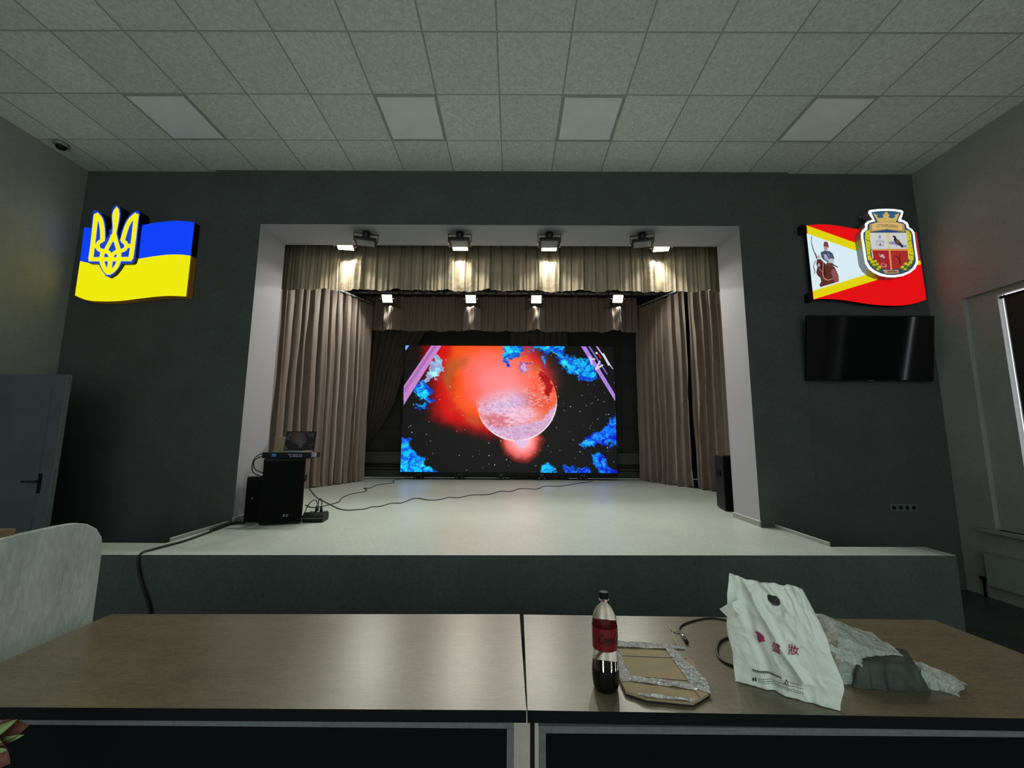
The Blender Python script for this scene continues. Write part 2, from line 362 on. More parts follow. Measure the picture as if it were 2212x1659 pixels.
# ------------------------------------------------------------------ stage platform
fl = at(220, 1201, Z=ST); fr = at(2065, 1200.5, Z=ST)
yl = lambda x: 3.385 + (x+3.0)*0.0215
PX0, PX1 = -3.98, 3.69
top = [(PX0, yl(PX0)), (PX1, yl(PX1)), (PX1, 3.79), (2.85, 3.78), (2.85, 4.66), (2.86, 9.8), (5.0, 9.8), (-5.0, 9.8), (-3.10, 9.8), (-3.10, 4.6), (-3.09, 3.75), (PX0, 3.75)]
main = [(PX0, yl(PX0)), (PX1, yl(PX1)), (PX1, 3.79), (2.85, 3.78), (2.85, 5.085), (4.9, 5.085), (4.9, 9.8), (-4.9, 9.8), (-4.9, 5.085), (-3.09, 5.085), (-3.09, 3.75), (PX0, 3.75)]
m = MB().prism(main, 2, ST, 0.0, 0, 1)
struct(m, 'stage_platform', [M['stagefloor'], M['stagefront']])
struct(MB().prism([(3.585, yl(3.585)+0.003), (3.687, yl(3.687)+0.003), (3.687, 3.788), (3.585, 3.788)], 2, ST+0.003, ST, 0), 'trim_6', M['capend'])
# steps down behind the stage front on both sides
m = MB()
for i in range(3): m.box((2.86+0.28*i, 3.82, 0), (3.14+0.28*i, 4.54, 0.40-0.15*i)); 
struct(m, 'stage_steps', M['stagefront'])
m = MB()
for i in range(3): m.box((-3.38-0.28*i, 3.82, 0), (-3.10-0.28*i, 4.54, 0.40-0.15*i))
struct(m, 'stage_steps', M['stagefront'])
# skirting strips on the reveals and stage edges
for n, x0, x1 in (('baseboard_right', OR_-0.014, OR_), ('baseboard_left', OL, OL+0.014)):
    s = struct(MB().box((x0, 4.545, ST), (x1, 5.08, ST+0.062)), n, M['skirting'])
    q = 0.003
    MB().box((x0-q, 4.542, ST+0.062), (x1+q, 5.08, ST+0.070)).build('top_trim', M['skirttrim'], s)
    MB().box((x0-q, 4.542, ST), (x1+q, 5.08, ST+0.008)).build('bottom_trim', M['skirttrim'], s)
for n, x0, x1 in (('trim_7', 2.838, 2.85), ('trim_8', -3.09, -3.078)):
    s = struct(MB().box((x0, 3.79, ST), (x1, 4.55, ST+0.03)), n, M['skirting'])
    MB().box((x0-0.001, 3.79, ST+0.03), (x1+0.001, 4.55, ST+0.035)).build('top_trim', M['skirttrim'], s)
# stage house
struct(MB().box((-5.0, 5.08, ST), (-4.9, 9.9, 5.1)), 'wall_stage_left', M['stagewall'])
struct(MB().box((4.9, 5.08, ST), (5.0, 9.9, 5.1)), 'wall_stage_right', M['stagewall'])
m = MB().box((-5.0, 9.82, ST), (5.0, 9.9, 5.1))
for i, (a, b) in enumerate(((-4.9, -1.9), (-1.88, 0.3), (0.32, 2.61), (2.63, 4.9))):
    for z0, z1 in ((1.24, 1.80), (1.81, 3.445), (3.46, 5.05)): m.box((a, 9.80, z0), (b, 9.82, z1))
struct(m, 'wall_back', M['stagewall'])
m = MB().box((-4.9, 9.74, 0.97), (4.9, 9.80, 1.23)); m.box((-4.9, 9.76, 0.66), (4.9, 9.80, 0.80)); m.box((-4.9, 9.70, 0.83), (4.9, 9.80, 0.86))
struct(m, 'baseboard_back', M['ledge'])
struct(MB().box((-5.0, 5.08, 5.06), (5.0, 9.9, 5.12)), 'ceiling', M['stageceil'])
struct(MB().box((-5.0, 5.078, OT), (5.0, 5.09, 5.1)), 'wall_stage_front', M['stagewall'])

# ------------------------------------------------------------------ curtains
def nz(x, s=0): return math.sin(x*1.7+s)*0.5+math.sin(x*3.1+s*2.3)*0.3+math.sin(x*7.3+s*1.1)*0.2
def fold(t, w, seed):
    """deep cloth folds: rounded fronts with narrow dark valleys, in -1..1"""
    ph = t/w + 0.45*nz(t*1.3, seed) + 0.12*nz(t*5.1, seed+2)
    f_ = ph-math.floor(ph); v = abs(f_-0.5)*2          # 1 at the valley
    return (1-v**3.2)*2-1 if True else 0
def pleat(t, w, seed):
    """soft fold profile in -1..1 along t metres with fold width w"""
    ph = t/w + 0.35*nz(t*1.3, seed)
    a = math.sin(2*math.pi*ph)
    return math.copysign(abs(a)**0.6, a)*(0.8+0.25*nz(t*2.1, seed+4))
def curtain(name, p0, p1, z0, z1, w, amp, mat_, seed, parent=None, flare=1.0, dens=110, side=1):
    a = Vector(p0); b = Vector(p1); L = (b-a).length; d = (b-a)/L; n = Vector((-d.y, d.x))
    nu = int(L*dens); nv = 40; P = []
    for i in range(nu+1):
        t = L*i/nu; row = []
        for j in range(nv+1):
            s = j/nv; z = z1 + (z0-z1)*s
            k = 0.45+0.55*min(1, s*2.2)*flare
            tt = t + 0.02*nz(s*3+t*2, seed)
            off = -amp*k*fold(tt, w, seed)*side*(0.8+0.35*nz(t*1.9, seed+7)) + amp*0.25*k*math.sin(t*61+seed)*(0.5+0.5*math.sin(s*2+t*3))
            if s < 0.12: off += 0.012*math.sin(t/0.045)*(1-s/0.12)
            puddle = 0
            if s > 0.96: off *= 1+(s-0.96)*9; 
            q = a + d*(t + 0.015*amp/0.06*math.cos(2*math.pi*t/w)) + n*off
            row.append((q.x, q.y, z + (0.012*nz(t*9, seed) if s > 0.99 else 0)))
        P.append(row)
    return MB().grid(P)
RZ = 4.60
cl = thing('side_curtain', 'tall taupe velvet curtain hanging along the left side of the stage', 'curtain', (-3.8, 7.9, ST))
curtain('c', (-4.45, 6.3), (-3.25, 9.0), ST+0.015, RZ-0.03, 0.19, 0.070, None, 1.0, side=1).build('curtain_cloth', M['curtain'], cl, smooth=True, world=True)
crt = thing('side_curtain', 'tall taupe velvet curtain along the right side of the stage, behind the black loudspeaker', 'curtain', (3.4, 8.3, ST))
curtain('c', (2.87, 9.35), (3.50, 8.02), ST+0.015, RZ+0.02, 0.19, 0.065, None, 5.0, side=-1).build('curtain_cloth', M['curtain'], crt, smooth=True, world=True)
curtain('c', (3.50, 7.93), (4.25, 6.5), ST+0.015, RZ+0.02, 0.20, 0.07, None, 8.0, side=-1).build('curtain_cloth', M['curtain'], crt, smooth=True, world=True)
M['rail'] = mat('pale metal curtain rail', (0.60, 0.68, 0.66), 0.35, metal=0.5, noise=[(20, 0.1, 2)])
def rail(a, b, z, label):
    t = thing('curtain_rail', label, 'curtain rail', (a[0], a[1], z))
    A = Vector((a[0], a[1], z)); B = Vector((b[0], b[1], z))
    MB().tube([A, B], 0.024, 10).build('rail_tube', M['rail'], t, smooth=True, world=True)
    n = 16
    for i in range(n):
        q = A.lerp(B, (i+0.5)/n)
        MB().tube([q+Vector((0.024*math.cos(u), 0, 0.024*math.sin(u)))*1.25 for u in [k*math.pi/6 for k in range(12)]], 0.005, 6, closed=True).build('curtain_ring', M['blackmetal'], t, smooth=True, world=True)
    MB().tube([B+(B-A).normalized()*-0.01, B+(B-A).normalized()*0.04], 0.028, 10).build('end_cap', M['black'], t, smooth=True, world=True)
rail((-4.48, 6.28), (-3.25, 8.98), RZ+0.02, 'pale metal rail carrying the left side curtain')
rail((4.3, 6.45), (2.85, 9.40), RZ+0.07, 'pale metal rail carrying the right side curtain')

def valance(x0, x1, y0, z0, z1, w, amp, lamps, seed, zl):
    nu = int((x1-x0)*150); nv = 34; P = []
    for i in range(nu+1):
        x = x0+(x1-x0)*i/nu; row = []
        for j in range(nv+1):
            s = j/nv; z = z1+(z0-z1)*s
            t = x/w + 0.18*nz(x*1.2, seed) + 0.03*nz(s*2+x, seed)
            fr_ = t-math.floor(t)
            prof = min(1, (fr_/0.13)**0.7)*min(1, (1-fr_)/0.07)          # flat pleat with a narrow dark gap
            sw = math.sin(math.floor(t)*2.3+seed)
            off = -amp*prof*(0.8+0.25*sw) - 0.020*(fr_-0.5)*prof*(1+sw) - 0.008*math.sin(2*math.pi*t*2+2*s)*prof
            for k_, (lx, bw, ba) in enumerate(lamps):
                g_ = math.exp(-((x-lx-0.02*nz(s*2, k_))/bw)**4)
                dz = zl-z
                sm = max(0, min(1, (dz)/0.10)); sm = sm*sm*(3-2*sm)
                off -= g_*sm*(ba - 0.35*ba*s) * (1+0.10*math.sin(x*33+z*5+k_)+0.035*math.sin(x*22-z*19+k_))
            row.append((x, y0+off, z - (0.018*nz(x*6, seed)*s + 0.02*prof*s) - (0.045*sum(math.exp(-((x-l[0])/l[1])**4) for l in lamps)*s)))
        P.append(row)
    return MB().grid(P)
FL = [-2.33, -0.745, 0.485, 2.03]
v = tag(valance(-3.9, 3.6, 5.56, 3.665, 5.055, 0.165, 0.075, [(x, 0.17, 0.13) for x in FL], 2.0, 4.16).build('front_valance', M['valance'], smooth=True),
        'wide pleated beige valance across the top of the stage opening, nearest the hall', 'valance')
BL = [(-2.80, 4.60), (-0.95, 4.60), (0.50, 4.60), (2.30, 4.62)]
v = tag(valance(-3.5, 2.86, 9.12, 4.02, 4.82, 0.15, 0.070, [(b[0], 0.17, 0.46) for b in BL], 6.0, 4.58).build('rear_valance', M['curtain'], smooth=True),
        'darker pleated valance hanging behind the grey lighting bar above the led wall', 'valance')
m = MB().box((-3.5, 0.0, 4.80), (2.85, 0.03, 4.84))
m.v = [(a, b+9.125, c) for a, b, c in m.v]
vr = m.build('valance_rail', M['black'], v)
for x in (-3.0, -1.0, 1.0, 2.7): MB().box((x-0.01, 9.13, 4.84), (x+0.01, 9.15, 5.06)).build('hanger', M['black'], v)
# swagged backdrop curtain
sw_l = [(-3.62, 5.055), (-3.62, 3.9), (-3.60, 3.0), (-3.60, 2.2), (-3.60, 1.75), (-3.6, 1.42)]
sw_r = [(-1.95, 5.055), (-2.15, 4.1), (-2.60, 3.2), (-2.82, 2.4), (-3.08, 1.85), (-3.42, 1.42)]
def lerp_path(P_, s):
    s *= len(P_)-1; i = min(int(s), len(P_)-2); f_ = s-i
    return (P_[i][0]*(1-f_)+P_[i+1][0]*f_, P_[i][1]*(1-f_)+P_[i+1][1]*f_)
G = []
for i in range(91):
    u = i/90; row = []
    for j in range(41):
        s = j/40; a = lerp_path(sw_l, s); b = lerp_path(sw_r, s)
        row.append((a[0]+(b[0]-a[0])*u, 9.55+0.05*math.sin(u*2*math.pi*9+0.6*math.sin(s*4))*(1-0.5*s), a[1]+(b[1]-a[1])*u))
    G.append(row)
tag(MB().grid(G).build('backdrop_curtain', M['darkcurtain'], smooth=True), 'dark backdrop curtain swept back to the left of the led wall', 'curtain')
G = curtain('c', (-0.1, 9.60), (1.30, 9.60), 0.64, 5.055, 0.16, 0.04, None, 3.0)
tag(G.build('backdrop_curtain', M['darkcurtain'], smooth=True), 'dark pleated backdrop curtain hanging straight behind the middle of the led wall', 'curtain')

# ------------------------------------------------------------------ truss
t = thing('lighting_truss', 'grey perforated lighting bar hung across the stage in front of the rear valance', 'lighting bar', (0, 8.62, 4.75))
MB().box((-3.75, -0.02, -0.02), (3.55, 0.02, 0.02)).build('bar', mat('perforated grey steel', (0.22, 0.225, 0.225), 0.4, metal=0.5, noise=[(14, 0.75, 0)]), t)
for px in (797, 903, 1113, 1215, 1320, 1425):
    x = at(px, 630, Y=8.62)[0]
    MB().box((x-0.012, -0.012, 0.02), (x+0.012, 0.012, 0.32)).build('hanger', M['alu'], t)
tag(MB().box((-3.9, 8.2, 4.82), (3.8, 8.5, 5.05)).build('air_duct', M['stageceil']), 'dark duct running across above the grey lighting bar', 'duct')

# ------------------------------------------------------------------ floodlights
def floodlight(loc, rz, tilt, label, group, lit=None, w=0.26, h=0.20, bracket=0.13, glass=None, name='floodlight', mount='drum', rod=0.0, power=0.0, spread=180):
    t = thing(name, label, 'floodlight', loc, rz, group)
    R = Matrix.Rotation(-tilt, 3, 'X')     # tilt 0: the face looks straight down; positive: towards the hall
    o = Vector((0, 0, -bracket))
    def tr(p): return tuple(R @ Vector(p) + o)
    b = MB().box((-w/2, -h/2, -0.012), (w/2, h/2, 0.022), 0, R, o)
    body = b.build('body', M['blackmetal'], t, bevel=0.004)
    b = MB()
    for i in range(9):
        x = -w*0.36+i*w*0.09; b.box((x-0.003, -h*0.38, 0.022), (x+0.003, h*0.38, 0.042), 0, R, o)
    b.build('cooling_fins', M['blackmetal'], body)
    b = MB().box((-w/2+0.028, -h/2+0.026, -0.016), (w/2-0.028, h/2-0.026, -0.0121), 0, R, o)
    b.build('lamp_face' if lit else 'glass', M[lit] if lit else (glass or M['lampglass']), t)
    if lit:
        ld = bpy.data.lights.new('floodlight_beam', 'AREA'); ld.shape = 'RECTANGLE'; ld.size = w-0.06; ld.size_y = h-0.056
        ld.energy = power; ld.color = (1.0, 1.0, 0.86); ld.spread = math.radians(spread)
        lo = bpy.data.objects.new('beam', ld); C.objects.link(lo); lo.parent = t
        lo.location = tr((0, 0, -0.018)); lo.rotation_euler = (-tilt, 0, 0)
    b = MB()
    for s in (-1, 1): b.box((s*(w/2+0.012)-0.003, -0.012, -bracket-0.012), (s*(w/2+0.012)+0.003, 0.012, 0.0-0.02))
    b.box((-w/2-0.015, -0.012, -0.024), (w/2+0.015, 0.012, -0.018))
    b.build('bracket', M['blackmetal'], t)
    for s in (-1, 1): MB().tube([(s*(w/2), 0, -bracket), (s*(w/2+0.03), 0, -bracket)], 0.014, 10).build('pivot_knob', M['chrome'], t, smooth=True)
    if mount == 'drum':
        MB().lathe([(0.048, 0.0), (0.050, -0.03), (0.044, -0.055), (0.030, -bracket+0.03)], 20).build('junction_box', M['blackmetal'], t, smooth=True)
    else:
        MB().tube([(0, 0, -0.024), (0, 0, rod)], 0.012, 8).build('hanging_rod', M['blackmetal'], t, smooth=True)
    return t
M['lampglass'] = mat('unlit lamp glass', (0.30, 0.31, 0.32), 0.14, spec=1.0, noise=[(4, 0.1, 2)])
UG = 'unlit black floodlights under the opening'
ul = [(790, 500, 0.28, 0.0, 'unlit black floodlight under the opening, leftmost, beside a glaring lamp'),
      (993, 500, 0.03, 0.0, 'unlit black floodlight under the opening, left of centre'),
      (1187, 500, -0.03, 0.04, 'black floodlight right of centre with a pinkish reflection in its glass'),
      (1388, 500, -0.28, 0.0, 'unlit black floodlight under the opening, rightmost, beside a glaring lamp')]
for px, py, rz, tl, lb in ul:
    x = at(px, 505, Y=4.72)[0]
    floodlight((x, 4.74, OT), rz, tl, lb, UG)
LG = 'lit floodlights in front of the front valance'
for i, x in enumerate(FL):
    lb = ['glaring white floodlight in front of the front valance at far left', 'lit floodlight half hidden behind the unlit one left of centre',
          'lit floodlight half hidden behind the unlit one right of centre', 'glaring white floodlight in front of the front valance at far right'][i]
    floodlight((x, 5.27, 4.31), [0.15, 0.0, 0.0, -0.15][i], 0.18, lb, LG, lit='lampfront', bracket=0.12, mount='rod', rod=0.745, power=LAMP_F, spread=118)
for i, (x, z) in enumerate(BL):
    lb = ['lit floodlight under the grey lighting bar, farthest left', 'lit floodlight under the grey lighting bar, second from the left',
          'lit floodlight under the grey lighting bar, third from the left', 'lit floodlight under the grey lighting bar, farthest right'][i]
    floodlight((x, 8.62, z+0.13), 0, 0.95, lb, 'lit floodlights under the lighting bar', lit='lampback', bracket=0.11, mount='rod', w=0.27, h=0.22, power=LAMP_B, spread=165)

# ------------------------------------------------------------------ led wall
def fbm(x, y, oct=5, seed=0):
    r = np.random.RandomState(seed); out = np.zeros_like(x); a = 1; tot = 0
    for o_ in range(oct):
        n = 64; gr = r.rand(n, n); xs = x*(2**o_); ys = y*(2**o_)
        xi = np.floor(xs).astype(int); yi = np.floor(ys).astype(int); fx = xs-xi; fy = ys-yi
        fx = fx*fx*(3-2*fx); fy = fy*fy*(3-2*fy)
        g = lambda i, j: gr[i % n, j % n]
        out += a*((g(xi, yi)*(1-fx)+g(xi+1, yi)*fx)*(1-fy)+(g(xi, yi+1)*(1-fx)+g(xi+1, yi+1)*fx)*fy); tot += a; a *= 0.55
    return out/tot
def sdpoly(x, y, P_):
    """signed distance to polygon (negative inside)"""
    d = np.full(x.shape, 1e9); ins = np.zeros(x.shape, bool); n = len(P_)
    for i in range(n):
        ax, ay = P_[i]; bx, by = P_[(i+1) % n]
        ex, ey = bx-ax, by-ay; wx, wy = x-ax, y-ay
        tt = np.clip((wx*ex+wy*ey)/(ex*ex+ey*ey), 0, 1)
        d = np.minimum(d, np.hypot(wx-ex*tt, wy-ey*tt))
        c = ((ay > y) != (by > y)) & (x < (bx-ax)*(y-ay)/((by-ay)+1e-9)+ax); ins ^= c
    return np.where(ins, -d, d)
def paint(nx, ny):
    u, v = np.meshgrid(np.linspace(0, 1, nx), np.linspace(0, 1, ny), indexing='ij')
    y = 113+v*1160; x = (150-50*v) + u*(1905+80*v)
    img = np.zeros((nx, ny, 3)); base = np.array([9, 9, 11.]); img[:] = base
    def put(mask, col):
        nonlocal img
        mask = np.clip(mask, 0, 1)[..., None]; img = img*(1-mask)+np.array(col, float)*mask
    n1 = fbm(x/90, y/90, 5, 1); n2 = fbm(x/35, y/35, 4, 2); n3 = fbm(x/160, y/160, 4, 3)
    # stars
    r = np.random.RandomState(4)
    stars = [(r.uniform(110, 2070), r.uniform(120, 1265), r.uniform(2.0, 5.5), r.uniform(90, 255)) for _ in range(210)]
    # nebula : distance ratio from the glow centre
    def soft(sd, w_): return np.clip(0.5-sd/w_, 0, 1)
    cx, cy = 1090, 520
    ang = np.degrees(np.arctan2(y-cy, x-cx)) % 360
    ka = [0, 40, 75, 95, 120, 138, 150, 160, 168, 180, 192, 205, 218, 235, 250, 270, 290, 305, 330, 360]
    kr = [445, 440, 450, 470, 520, 600, 690, 790, 800, 770, 800, 900, 980, 860, 720, 640, 560, 480, 445, 445]
    R_ = np.interp(ang, ka, kr)
    rho = np.hypot(x-cx, y-cy)/R_ + (n1-0.5)*0.10 + (n3-0.5)*0.10
    st = [0.0, 0.28, 0.40, 0.50, 0.56, 0.63, 0.70, 0.76, 0.80, 0.90, 0.98, 1.05]
    cc = [(255, 165, 185), (255, 128, 128), (255, 106, 92), (255, 96, 66), (255, 84, 34), (238, 78, 20), (214, 40, 12), (210, 4, 6), (190, 2, 6), (120, 0, 6), (60, 2, 6), (9, 9, 11)]
    for ch in range(3): img[..., ch] = np.interp(rho, st, [c[ch] for c in cc])
    put(soft(sdpoly(x, y, [(470, 420), (560, 260), (730, 215), (700, 300), (600, 380), (560, 520), (520, 480)]) + (n1-0.5)*120, 90)*0.75, (168, 92, 40))
    put(soft(sdpoly(x, y, [(700, 775), (800, 780), (860, 860), (800, 870), (690, 820)]), 60)*0.7, (195, 98, 40))
    put(soft(np.hypot((x-1150)/330, (y-400)/260)*300-300, 300)*0.5, (255, 128, 120))
    # small moon glow
    dm = np.hypot((x-1210)/1.0, (y-985)*0.98) + (n1-0.5)*50 - 40*np.clip((1000-y)/200, 0, 1)
    gm = [(60, (255, 190, 196)), (85, (255, 160, 165)), (120, (255, 126, 124)), (150, (215, 92, 84)), (172, (130, 46, 38)), (195, (90, 14, 14)), (215, (9, 9, 11))]
    mcol = np.stack([np.interp(dm, [g_[0] for g_ in gm], [g_[1][ch] for g_ in gm]) for ch in range(3)], -1)
    msk = np.clip((y-900)/60, 0, 1)[..., None]
    img = np.where((dm < 215)[..., None], np.maximum(img, mcol*msk), img)
    # planet
    dp = np.hypot(x-1165, y-622); ins = dp < 370
    tex = fbm(x/26+n2*2.2+n1*2, y/15+n1*3, 5, 9); tx2 = fbm(x/22+n2*2, y/14+n2*3, 5, 13)
    colp = np.zeros(img.shape); colp[:] = (255, 128, 116)
    def putp(mask, col):
        nonlocal colp
        mask = np.clip(mask, 0, 1)[..., None]; colp = colp*(1-mask)+np.array(col, float)*mask
    rg = soft(np.hypot((x-1420)/210, (y-600)/250)*200-200, 160)
    putp(rg, (250, 84, 48))
    putp(soft((0.54-tex)*100, 4)*soft(np.hypot((x-1280)/220, (y-560)/230)*200-200, 120)*0.65, (255, 190, 185))
    putp(soft((tex-0.44)*100, 4)*soft(np.hypot((x-1300)/230, (y-560)/220)*200-200, 120)*0.5, (205, 90, 70))
    putp(soft(sdpoly(x, y, [(1370, 350), (1470, 390), (1490, 500), (1462, 600), (1425, 560), (1430, 470), (1380, 420)]) + (tex-0.5)*45, 10), (165, 4, 12))
    putp(soft(sdpoly(x, y, [(1240, 820), (1330, 700), (1450, 660), (1545, 560), (1545, 650), (1460, 730), (1350, 800)]) + (tex-0.5)*60, 14)*0.9, (252, 92, 44))
    putp(soft(np.hypot((x-1040)/230, (y-630)/190)*200-200, 160)*0.9, (214, 186, 232))
    putp(soft(sdpoly(x, y, [(820, 800), (1000, 880), (1200, 845), (1400, 800), (1540, 640), (1560, 1010), (800, 1010)]) + (tx2-0.5)*60, 20)*0.95, (222, 186, 224))
    putp(soft(np.hypot((x-1180)/210, (y-760)/80)*200-200, 150)*0.8, (255, 205, 228))
    putp(soft(np.hypot((x-1035)/110, (y-580)/90)*100-100, 110)*0.7, (228, 214, 250))
    putp(soft(np.hypot((x-985)/110, (y-800)/55)*100-100+(tex-.5)*200, 30)*0.8, (225, 110, 118))
    putp(soft((0.55-tx2)*100, 5)*(y > 500)*(x < 1150)*0.4, (252, 222, 244))
    putp(soft((tx2-0.43)*100, 5)*(y > 560)*0.28, (190, 110, 150))
    putp(soft((tex-0.42)*100, 5)*(y > 800)*0.30, (165, 130, 175))
    m0 = np.clip((np.maximum(y-470+0.25*(x-1165), (x-1250)*0.8))/150, 0, 1)*ins*np.clip((370-dp)/3, 0, 1)
    img = img*(1-m0[..., None])+colp*m0[..., None]
    img = img*(1-0.05*((np.floor(y/9) % 2) == 0)[..., None]*ins[..., None]*np.clip((y-500)/200, 0, 1)[..., None])
    ph = np.degrees(np.arctan2(y-622, x-1165))
    put(soft(np.abs(dp-367)-5, 5)*np.clip((ph+12)/25, 0, 1)*np.clip((162-ph)/15, 0, 1), (255, 235, 242))
    put((np.hypot(x-1210, y-992) < 58)*(y > 985)*(0.8+0.2*((np.floor(y/8) % 2) == 0)), (222, 190, 232))
    # blue clouds
    def cloud(P_, seed, soft_=46, dark=(0, 60, 205), light=(10, 196, 250)):
        nonlocal img
        wx = fbm(x/55, y/55, 5, seed)-0.5; wy = fbm(x/55+9, y/55+3, 5, seed+2)-0.5
        f2 = fbm(x/45+wx*4, y/30+wy*4, 5, seed+1)
        s_ = sdpoly(x+wx*soft_*2.4, y+wy*soft_*2.4, P_) + (f2-0.5)*soft_*2.2
        t_ = np.clip((f2-0.34)/0.24, 0, 1)[..., None]
        col = np.array(dark, float)*(1-t_)+np.array(light, float)*t_
        col = col + 60*np.clip((f2[..., None]-0.62)*8, 0, 1)
        a_ = np.clip(-s_/10, 0, 1)[..., None]; img = img*(1-a_)+col*a_
    cloud([(1060, 40), (1035, 190), (1085, 290), (1110, 215), (1200, 215), (1250, 60)], 11, 40)
    cloud([(1300, 60), (1290, 150), (1400, 170), (1500, 190), (1600, 330), (1740, 420), (1870, 465), (1905, 330), (1870, 220), (1720, 220), (1610, 180), (1600, 60)], 12, 44)
    cloud([(1390, 200), (1430, 190), (1425, 300), (1400, 340)], 14, 36)
    cloud([(1200, 280), (1300, 270), (1290, 340), (1230, 360)], 16, 40, (110, 60, 150), (200, 150, 200))
    cloud([(440, 200), (500, 250), (480, 370), (420, 420), (280, 480), (350, 350)], 15, 44, (150, 150, 205), (150, 235, 245))
    cloud([(215, 460), (330, 455), (370, 560), (400, 650), (290, 620), (205, 560)], 19, 40)
    cloud([(225, 660), (330, 650), (340, 700), (250, 705)], 21, 34)
    cloud([(40, 965), (170, 975), (220, 1080), (300, 1140), (380, 1220), (450, 1320), (40, 1320)], 23, 34, (8, 80, 225), (0, 190, 252))
    cloud([(2130, 730), (2030, 770), (1975, 860), (1850, 930), (1680, 1045), (1840, 1060), (1900, 1000), (2000, 1040), (2130, 1010)], 27, 40, (4, 20, 200), (0, 140, 255))
    cloud([(1820, 1080), (1930, 1090), (2100, 1320), (1950, 1320), (1870, 1190)], 31, 40, (4, 20, 200), (0, 150, 255))
    cloud([(1590, 1320), (1600, 1180), (1700, 1225), (1800, 1200), (1860, 1320)], 33, 42, (4, 20, 200), (0, 150, 255))
    cloud([(1375, 1320), (1385, 1225), (1440, 1175), (1520, 1225), (1525, 1320)], 35, 30, (6, 60, 215), (0, 185, 252))
    put(soft(sdpoly(x, y, [(1225, 60), (1310, 60), (1300, 190), (1235, 200)]) + (n2-0.5)*90, 30)*0.8, (150, 70, 100))
    put(soft(sdpoly(x, y, [(1300, 300), (1380, 280), (1385, 340), (1330, 350)]), 40)*0.6, (190, 95, 50))
    # pale bars
    lav = (200, 130, 205)
    put((sdpoly(x, y, [(392, 105), (484, 105), (132, 672), (128, 505)]) < 0)*1.0, lav)
    put((sdpoly(x, y, [(415, 105), (445, 105), (140, 570), (138, 515)]) < 0)*0.6, (150, 95, 160))
    put((sdpoly(x, y, [(1750, 105), (1795, 105), (2064, 560), (2066, 625)]) < 0)*1.0, (170, 130, 225))
    put((sdpoly(x, y, [(1815, 105), (1832, 105), (2000, 375), (1990, 380)]) < 0)*1.0, (120, 110, 200))
    put((sdpoly(x, y, [(1885, 105), (1900, 105), (2050, 325), (2040, 325)]) < 0)*1.0, (200, 180, 230))
    put((sdpoly(x, y, [(1940, 175), (1965, 180), (2025, 290), (2005, 295)]) < 0)*1.0, (225, 215, 240))
    put((np.hypot(x-1897, y-176) < 10)*1.0, (240, 225, 240)); put((sdpoly(x, y, [(1905, 185), (1915, 180), (1945, 225), (1935, 230)]) < 0)*1.0, (190, 40, 40))
    for a, b in (((1835, 215), (1852, 280)), ((1840, 235), (1875, 232)), ((1925, 255), (1895, 320)), ((1950, 290), (1890, 330))):
        put((sdpoly(x, y, [a, b, (b[0]+1, b[1]+1)]) < 8)*1.0, (215, 205, 235))
    put((sdpoly(x, y, [(148, 110), (188, 110), (148, 165)]) < 0)*1.0, (130, 190, 250))
    dark = sdpoly(x, y, [(185, 110), (270, 110), (190, 330), (140, 420), (140, 180)])
    put((dark < 30*(n1-0.4))*0.92, (14, 6, 10))
    for sx, sy, sr, sb in stars:
        i0 = int((sx-100)/1985*nx); j0 = int((sy-113)/1160*ny); q = 6
        a, b, c, d_ = max(i0-q, 0), min(i0+q, nx), max(j0-q, 0), min(j0+q, ny)
        if a >= b or c >= d_: continue
        sub = np.clip(1.4-np.hypot(x[a:b, c:d_]-sx, y[a:b, c:d_]-sy)/sr, 0, 1)[..., None]
        img[a:b, c:d_] = img[a:b, c:d_]*(1-sub)+sb*sub
    img = np.clip(img, 0, 255)/255
    lin = np.where(img <= 0.04045, img/12.92, ((img+0.055)/1.055)**2.4)
    return lin
def screen_mesh(name, w, h, nx, ny, parent, mat_, gain=1.0, gray=0):
    """picture on a vertical panel, local x right, z up, facing -y, origin bottom centre"""
    col = paint(nx, ny)
    if gray: 
        l = col.mean(axis=2, keepdims=True); col = col*(1-gray)+l*gray
    col = col*gain
    xs = np.linspace(-w/2, w/2, nx); zs = np.linspace(h, 0, ny)
    vs = np.stack([np.repeat(xs, ny), np.zeros(nx*ny), np.tile(zs, nx)], -1)
    i, j = np.meshgrid(np.arange(nx-1), np.arange(ny-1), indexing='ij'); a = (i*ny+j).ravel()
    fs = np.stack([a, a+1, a+ny+1, a+ny], -1)
    me = bpy.data.meshes.new(name); me.from_pydata(vs.tolist(), [], fs.tolist()); me.materials.append(mat_)
    at_ = me.color_attributes.new('picture', 'FLOAT_COLOR', 'POINT')
    c4 = np.ones((nx*ny, 4), np.float32); c4[:, :3] = col.reshape(-1, 3); at_.data.foreach_set('color', c4.ravel())
    o = bpy.data.objects.new(name, me); C.objects.link(o); o.parent = parent; return o
M['ledpicture'] = mat('led picture', (0.01, 0.01, 0.01), 0.6, emit=1.0, vcol='picture')
M['lappicture'] = mat('laptop picture', (0.01, 0.01, 0.01), 0.3, emit=1.0, vcol='picture')
LY = 9.35
x0 = at(876, 747, Y=LY)[0]; x1 = at(1326, 748, Y=LY)[0]; lw = x1-x0; z0 = at(1100, 1020.5, Y=LY)[2]; z1 = at(1100, 747.5, Y=LY)[2]
t = thing('led_wall', 'large lit led wall showing a red planet and blue clouds in space', 'led screen', ((x0+x1)/2, LY, ST))
screen_mesh('picture_surface', lw, z1-z0, 560, 346, t, M['ledpicture']).location = (0, -0.001, z0-ST)
MB().box((-lw/2-0.01, 0.0, z0-ST-0.04), (lw/2+0.01, 0.09, z1-ST+0.01)).build('cabinet', M['black'], t)
